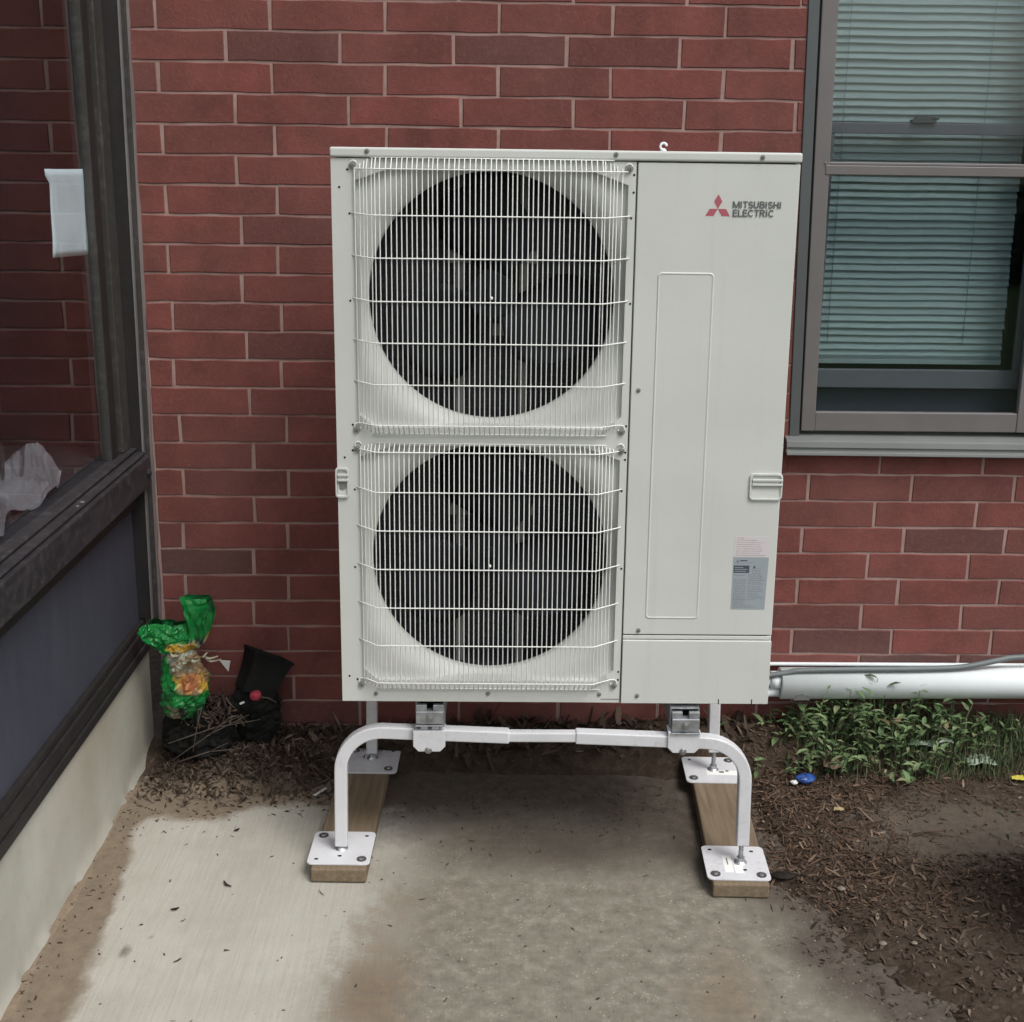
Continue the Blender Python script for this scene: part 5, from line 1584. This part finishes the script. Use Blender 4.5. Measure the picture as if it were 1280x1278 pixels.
# folded-over top: a U-shaped flap of film
def flap(u, w):
    U_ = [0, .2, .4, .6, .75, .82, .88, .94, 1]
    lo = np.array([(-.105, .262), (-.075, .225), (-.045, .202), (0, .205), (.045, .212), (.062, .216), (.085, .238), (.103, .28), (.107, .325)])
    hi = np.array([(-.100, .276), (-.083, .292), (-.045, .292), (-.01, .280), (.028, .290), (.022, .335), (.012, .372), (.055, .366), (.092, .366)])
    lx, lz = np.interp(u, U_, lo[:, 0]), np.interp(u, U_, lo[:, 1]); hx, hz = np.interp(u, U_, hi[:, 0]), np.interp(u, U_, hi[:, 1])
    x = lx + (hx - lx) * w; z = lz + (hz - lz) * w
    y = -0.020 - 0.028 * sin(pi * w) * (0.5 + 0.5 * sin(u * 7)) + 0.026 * (float(fbm(u * 8, w * 4)) - .5) * 2
    return (float(x) + 0.002 * sin(w * 17 + u * 20), float(y), float(z) + 0.001 * sin(u * 30))
v, f = crumple(40, 14, flap)
cols = []
for (x, y, z) in v:
    nn = float(fbm(x * 45, z * 45 + 8))
    c = GREEN
    if z < 0.232 + 0.35 * max(0, x - 0.02) and x > -0.035:
        c = YEL if nn > .52 else (BLK if nn < .46 else WHI)
        if x < -0.02: c = GREEN if nn > .5 else YEL
    cols.append(c)
colored('bag_flap', v, f, cols, bag, thick=0.0008)
def flap2(u, w):
    x, y, z = flap(u, w); return (x * 0.92, 0.030 - 0.4 * y + 0.01 * sin(u * 14), z * 0.95 + 0.008)
v, f = crumple(30, 10, flap2)
colored('bag_flap', v, f, [DG if i % 7 else GREEN for i in range(len(v))], bag, thick=0.0008)
# torn curls of film sticking out of the mouth
for i in range(15):
    x, y, z = random.uniform(-0.02, 0.085), random.uniform(-0.05, -0.01), random.uniform(0.16, 0.212)
    a = random.uniform(-1, 1.5); L = random.uniform(.018, .045); W = random.uniform(.006, .014)
    def cf(u, w, a=a, L=L, W=W, x=x, y=y, z=z):
        return (x + L * u * cos(a) - W * w * sin(a), y - .016 * sin(u * 3.9) - 0.008 * sin(w * 3), z + L * sin(u * 1.6) * sin(a) * .7 + W * w * cos(a + u) * (1 - .5 * u))
    v, f = crumple(5, 4, cf)
    c = random.choice([(.30, .29, .24), WHI, TAN, (0.38, 0.34, 0.26)])
    colored('torn_strip', v, f, [c] * len(v), bag, thick=0.0006)

# tag, red bloom, sticks
q = MB(); q.prism([(0, 0), (0.034, 0.006), (0.026, -0.032)], -0.001, 0.001); 
o = q.build('plant_tag', 'paper_white', None, loc=(-0.352, -0.175, 0.362)); o.rotation_euler = (0.2, 0.1, -0.3); tag(o, 'small white triangular plant tag poking out between bag and black pot', 'tag')
q = MB(); q.prism([(0, 0), (0.013, 0.006), (0.011, 0.011), (-0.002, 0.005)], -0.001, 0.001)
o = q.build('plant_tag', 'paper_white', None, loc=(-0.293, -0.205, 0.238)); tag(o, 'tiny white scrap lying on the black bags beside the red bloom', 'tag')
red = empty('red_bloom', (-0.250, -0.195, 0.262), label='wilted dark red bloom on the black bags in the corner', cat='flower')
for i in range(9):
    a = i * 2.4; el = -0.3 + i * 0.16
    def pf2(u, w, a=a, el=el):
        r = 0.016 * (1 + .1 * sin(w * 6)); az = a + (u - .5) * 1.7; e = el + (w - .5) * 1.6
        return (r * cos(az) * cos(e), r * sin(az) * cos(e), r * sin(e))
    v, f = crumple(6, 6, pf2); q = MB(); q.add(v, f, 0, True); o = q.build('petal', 'red_petal', red); s = o.modifiers.new('thickness', 'SOLIDIFY'); s.thickness = .0014
q = MB(); q.tube([(0.01, 0, -0.004), (0.035, 0.01, -0.012), (0.055, 0.02, -0.03)], .002, 5); q.build('stalk', 'twig_bark', red)

twg = [((-0.49, -0.235, 0.075), (-0.27, -0.20, 0.205), 'long thin bare stick slanting across the front of the black soil bag'),
       ((-0.50, -0.225, 0.125), (-0.24, -0.19, 0.185), 'bare stick lying nearly level across the black soil bag'),
       ((-0.47, -0.240, 0.075), (-0.29, -0.225, 0.110), 'short bare stick low down in front of the black soil bag'),
       ((-0.43, -0.225, 0.10), (-0.405, -0.20, 0.225), 'upright bare twig in front of the green bag foot')]
for a, b, lab in twg:
    a = Vector(a); b = Vector(b); q = MB()
    mid = a.lerp(b, .5) - a + Vector((0, 0, .012))
    q.tube([(0, 0, 0), tuple(mid), tuple(b - a)], [.0020, .0016, .0009], 6)
    q.tube([tuple(mid), tuple(mid + (b - a) * .3 + Vector((0, -.01, .02)))], [.0016, .0007], 5)
    o = q.build('stick', 'twig_bark', None, loc=tuple(a)); tag(o, lab, 'stick', 'bare sticks in the corner')

# ---- litter on the ground to the right and small bits on the slab
def ground_item(name, x, y, fn, nx, ny, mat, lab, cat, thick=.001, dz=0.0):
    v, f = crumple(nx, ny, fn); q = MB(); q.add(v, f, 0, False)
    o = q.build(name, mat, None, loc=(x, y, H(x, y) + dz)); s = o.modifiers.new('thickness', 'SOLIDIFY'); s.thickness = thick
    return tag(o, lab, cat)
def blob(sx, sy, sz, seed, flat=0.0):
    def fn(u, w):
        a = 2 * pi * u; e = pi * (w - .5)
        k2 = 0.65 + 0.7 * float(fbm(cos(a) * 2 + seed, sin(a) * 2 + w * 5))
        return (sx * cos(a) * cos(e) * k2, sy * sin(a) * cos(e) * k2, sz * (0.6 + sin(e) * k2 * .6))
    return fn
bw = empty('blue_wrapper', (1.332, -0.255, H(1.332, -0.255)), label='crumpled blue plastic wrapper with a white end on the mulch', cat='wrapper')
for nm, off, mt, dims in (('film', (0.008, 0, 0.006), 'blue_plastic', (.030, .022, .020)), ('white_end', (-0.026, -0.008, 0.004), 'paper_white', (.012, .010, .010))):
    v, f = crumple(18, 12, blob(*dims, 3.1)); q = MB(); q.add(v, f, 0, False); q.build(nm, mt, bw, loc=off)
def flat_sheet(L, W, amp, seed):
    def fn(u, w):
        return ((u - .5) * L * (1 - .25 * w), (w - .5) * W, amp * float(fbm(u * 4 + seed, w * 4)) + 0.003)
    return fn
ground_item('plastic_scrap', 1.735, -0.115, flat_sheet(.125, .030, .030, 1.3), 14, 7, 'green_white_wrap', 'long flat green and white plastic scrap half hidden in the weeds', 'scrap', dz=.006)
ground_item('paper_scrap', 1.785, -0.125, flat_sheet(.05, .018, .022, 9.3), 8, 5, 'paper_white', 'bright white torn end of paper at the edge of the weeds', 'scrap', dz=.016)
ground_item('paper_scrap', 1.885, -0.150, flat_sheet(.085, .060, .022, 4.3), 10, 8, 'green_white_wrap', 'pale crumpled sheet lying right of the white scrap by the weeds', 'scrap', dz=.010)
ground_item('fallen_leaf', 1.975, -0.225, flat_sheet(.046, .022, .014, 2.2), 8, 6, 'yellow_leaf', 'yellow fallen leaf at the right edge of the soil', 'leaf', dz=.004)
ground_item('fallen_leaf', 1.395, -0.42, flat_sheet(.030, .014, .010, 5.2), 7, 5, 'tan_leaf', 'small pale tan leaf lying in the middle of the mulch', 'leaf', dz=.006)
ground_item('fallen_leaf', 1.44, -0.175, flat_sheet(.065, .060, .030, 6.2), 9, 8, 'sleeper_wood', 'large dull leaf curled at the front of the weeds', 'leaf', dz=.012)
ground_item('fallen_leaf', 0.40, -0.075, flat_sheet(.055, .022, .018, 7.2), 9, 5, 'yellow_leaf', 'yellow leaf in the dead leaves under the unit', 'leaf', dz=.010)
q = MB(); q.prism([(0, 0), (.008, -.004), (.034, .040), (.029, .044)], 0, .003, 'z'); o = q.build('paper_scrap', 'paper_white', None, loc=(-0.077, -0.305, 0.004)); tag(o, 'tiny white pointed scrap on the concrete left of the stand', 'scrap')
for (x, y, L, a, lab) in ((-0.238, -0.745, .020, -1.1, 'small dark twig on the pale concrete left of the front left foot plate'), (-0.262, -0.50, .010, .4, 'tiny dark twig on the pale concrete near the corner'), (-0.34, -0.87, .012, .1, 'tiny dark twig on the pale concrete near the stain')):
    q = MB(); q.tube([(0, 0, .004), (L * cos(a), L * sin(a), .005), (1.7 * L * cos(a + .3), 1.7 * L * sin(a + .3), .004)], [.0016, .003, .0012], 5)
    o = q.build('twig', 'soil_black', None, loc=(x, y, 0.001)); tag(o, lab, 'twig')
o = MB(); v, f = crumple(14, 9, blob(.030, .016, .010, 8.8)); o.add(v, f, 0, False)
o = o.build('dark_stone', 'soil_black', None, loc=(1.172, -0.742, H(1.172, -0.742))); tag(o, 'flat dark stone on the concrete beside the front right foot plate', 'stone')
for (x, y, r, lab) in ((1.345, -1.02, .010, 'rounded brown pebble in the litter left of its twin'), (1.415, -1.03, .008, 'rounded brown pebble in the litter right of its twin'), (1.30, -0.815, .011, 'pale pebble lying on the edge of the soil')):
    o = MB(); v, f = crumple(12, 8, blob(r, r * .8, r * .7, x * 7)); o.add(v, f, 0, True)
    o = o.build('pebble', 'pebble', None, loc=(x, y, H(x, y) + .004)); tag(o, lab, 'pebble')

# ------------------------------------------------------------------ what stands behind the camera (seen only in the glass)
hedge = empty('hedge', (2.0, -16, 0), label='green hedge across the yard behind the viewer', cat='hedge')
N = 9000
pts_ = np.stack([rng.uniform(-16, 16, N), rng.normal(0, .6, N), rng.random(N) ** .8 * (1.15 + .2 * rng.random(N))], 1)
a = rng.random((N, 3, 3)) - .5
V = pts_[:, None, :] + a * 0.55
me = bpy.data.meshes.new('foliage'); me.from_pydata(V.reshape(-1, 3).tolist(), [], (np.arange(N)[:, None] * 3 + np.arange(3)).tolist())
tag(link('foliage', me, 'hedge_leaf', hedge), kind='stuff')
q = MB()
for i in range(16): q.tube([(-15 + i * 2, 0, 0), (-15 + i * 2, 0, 1.3)], .06, 6)
q.build('stems', 'twig_bark', hedge)

scene.render.engine = 'CYCLES'
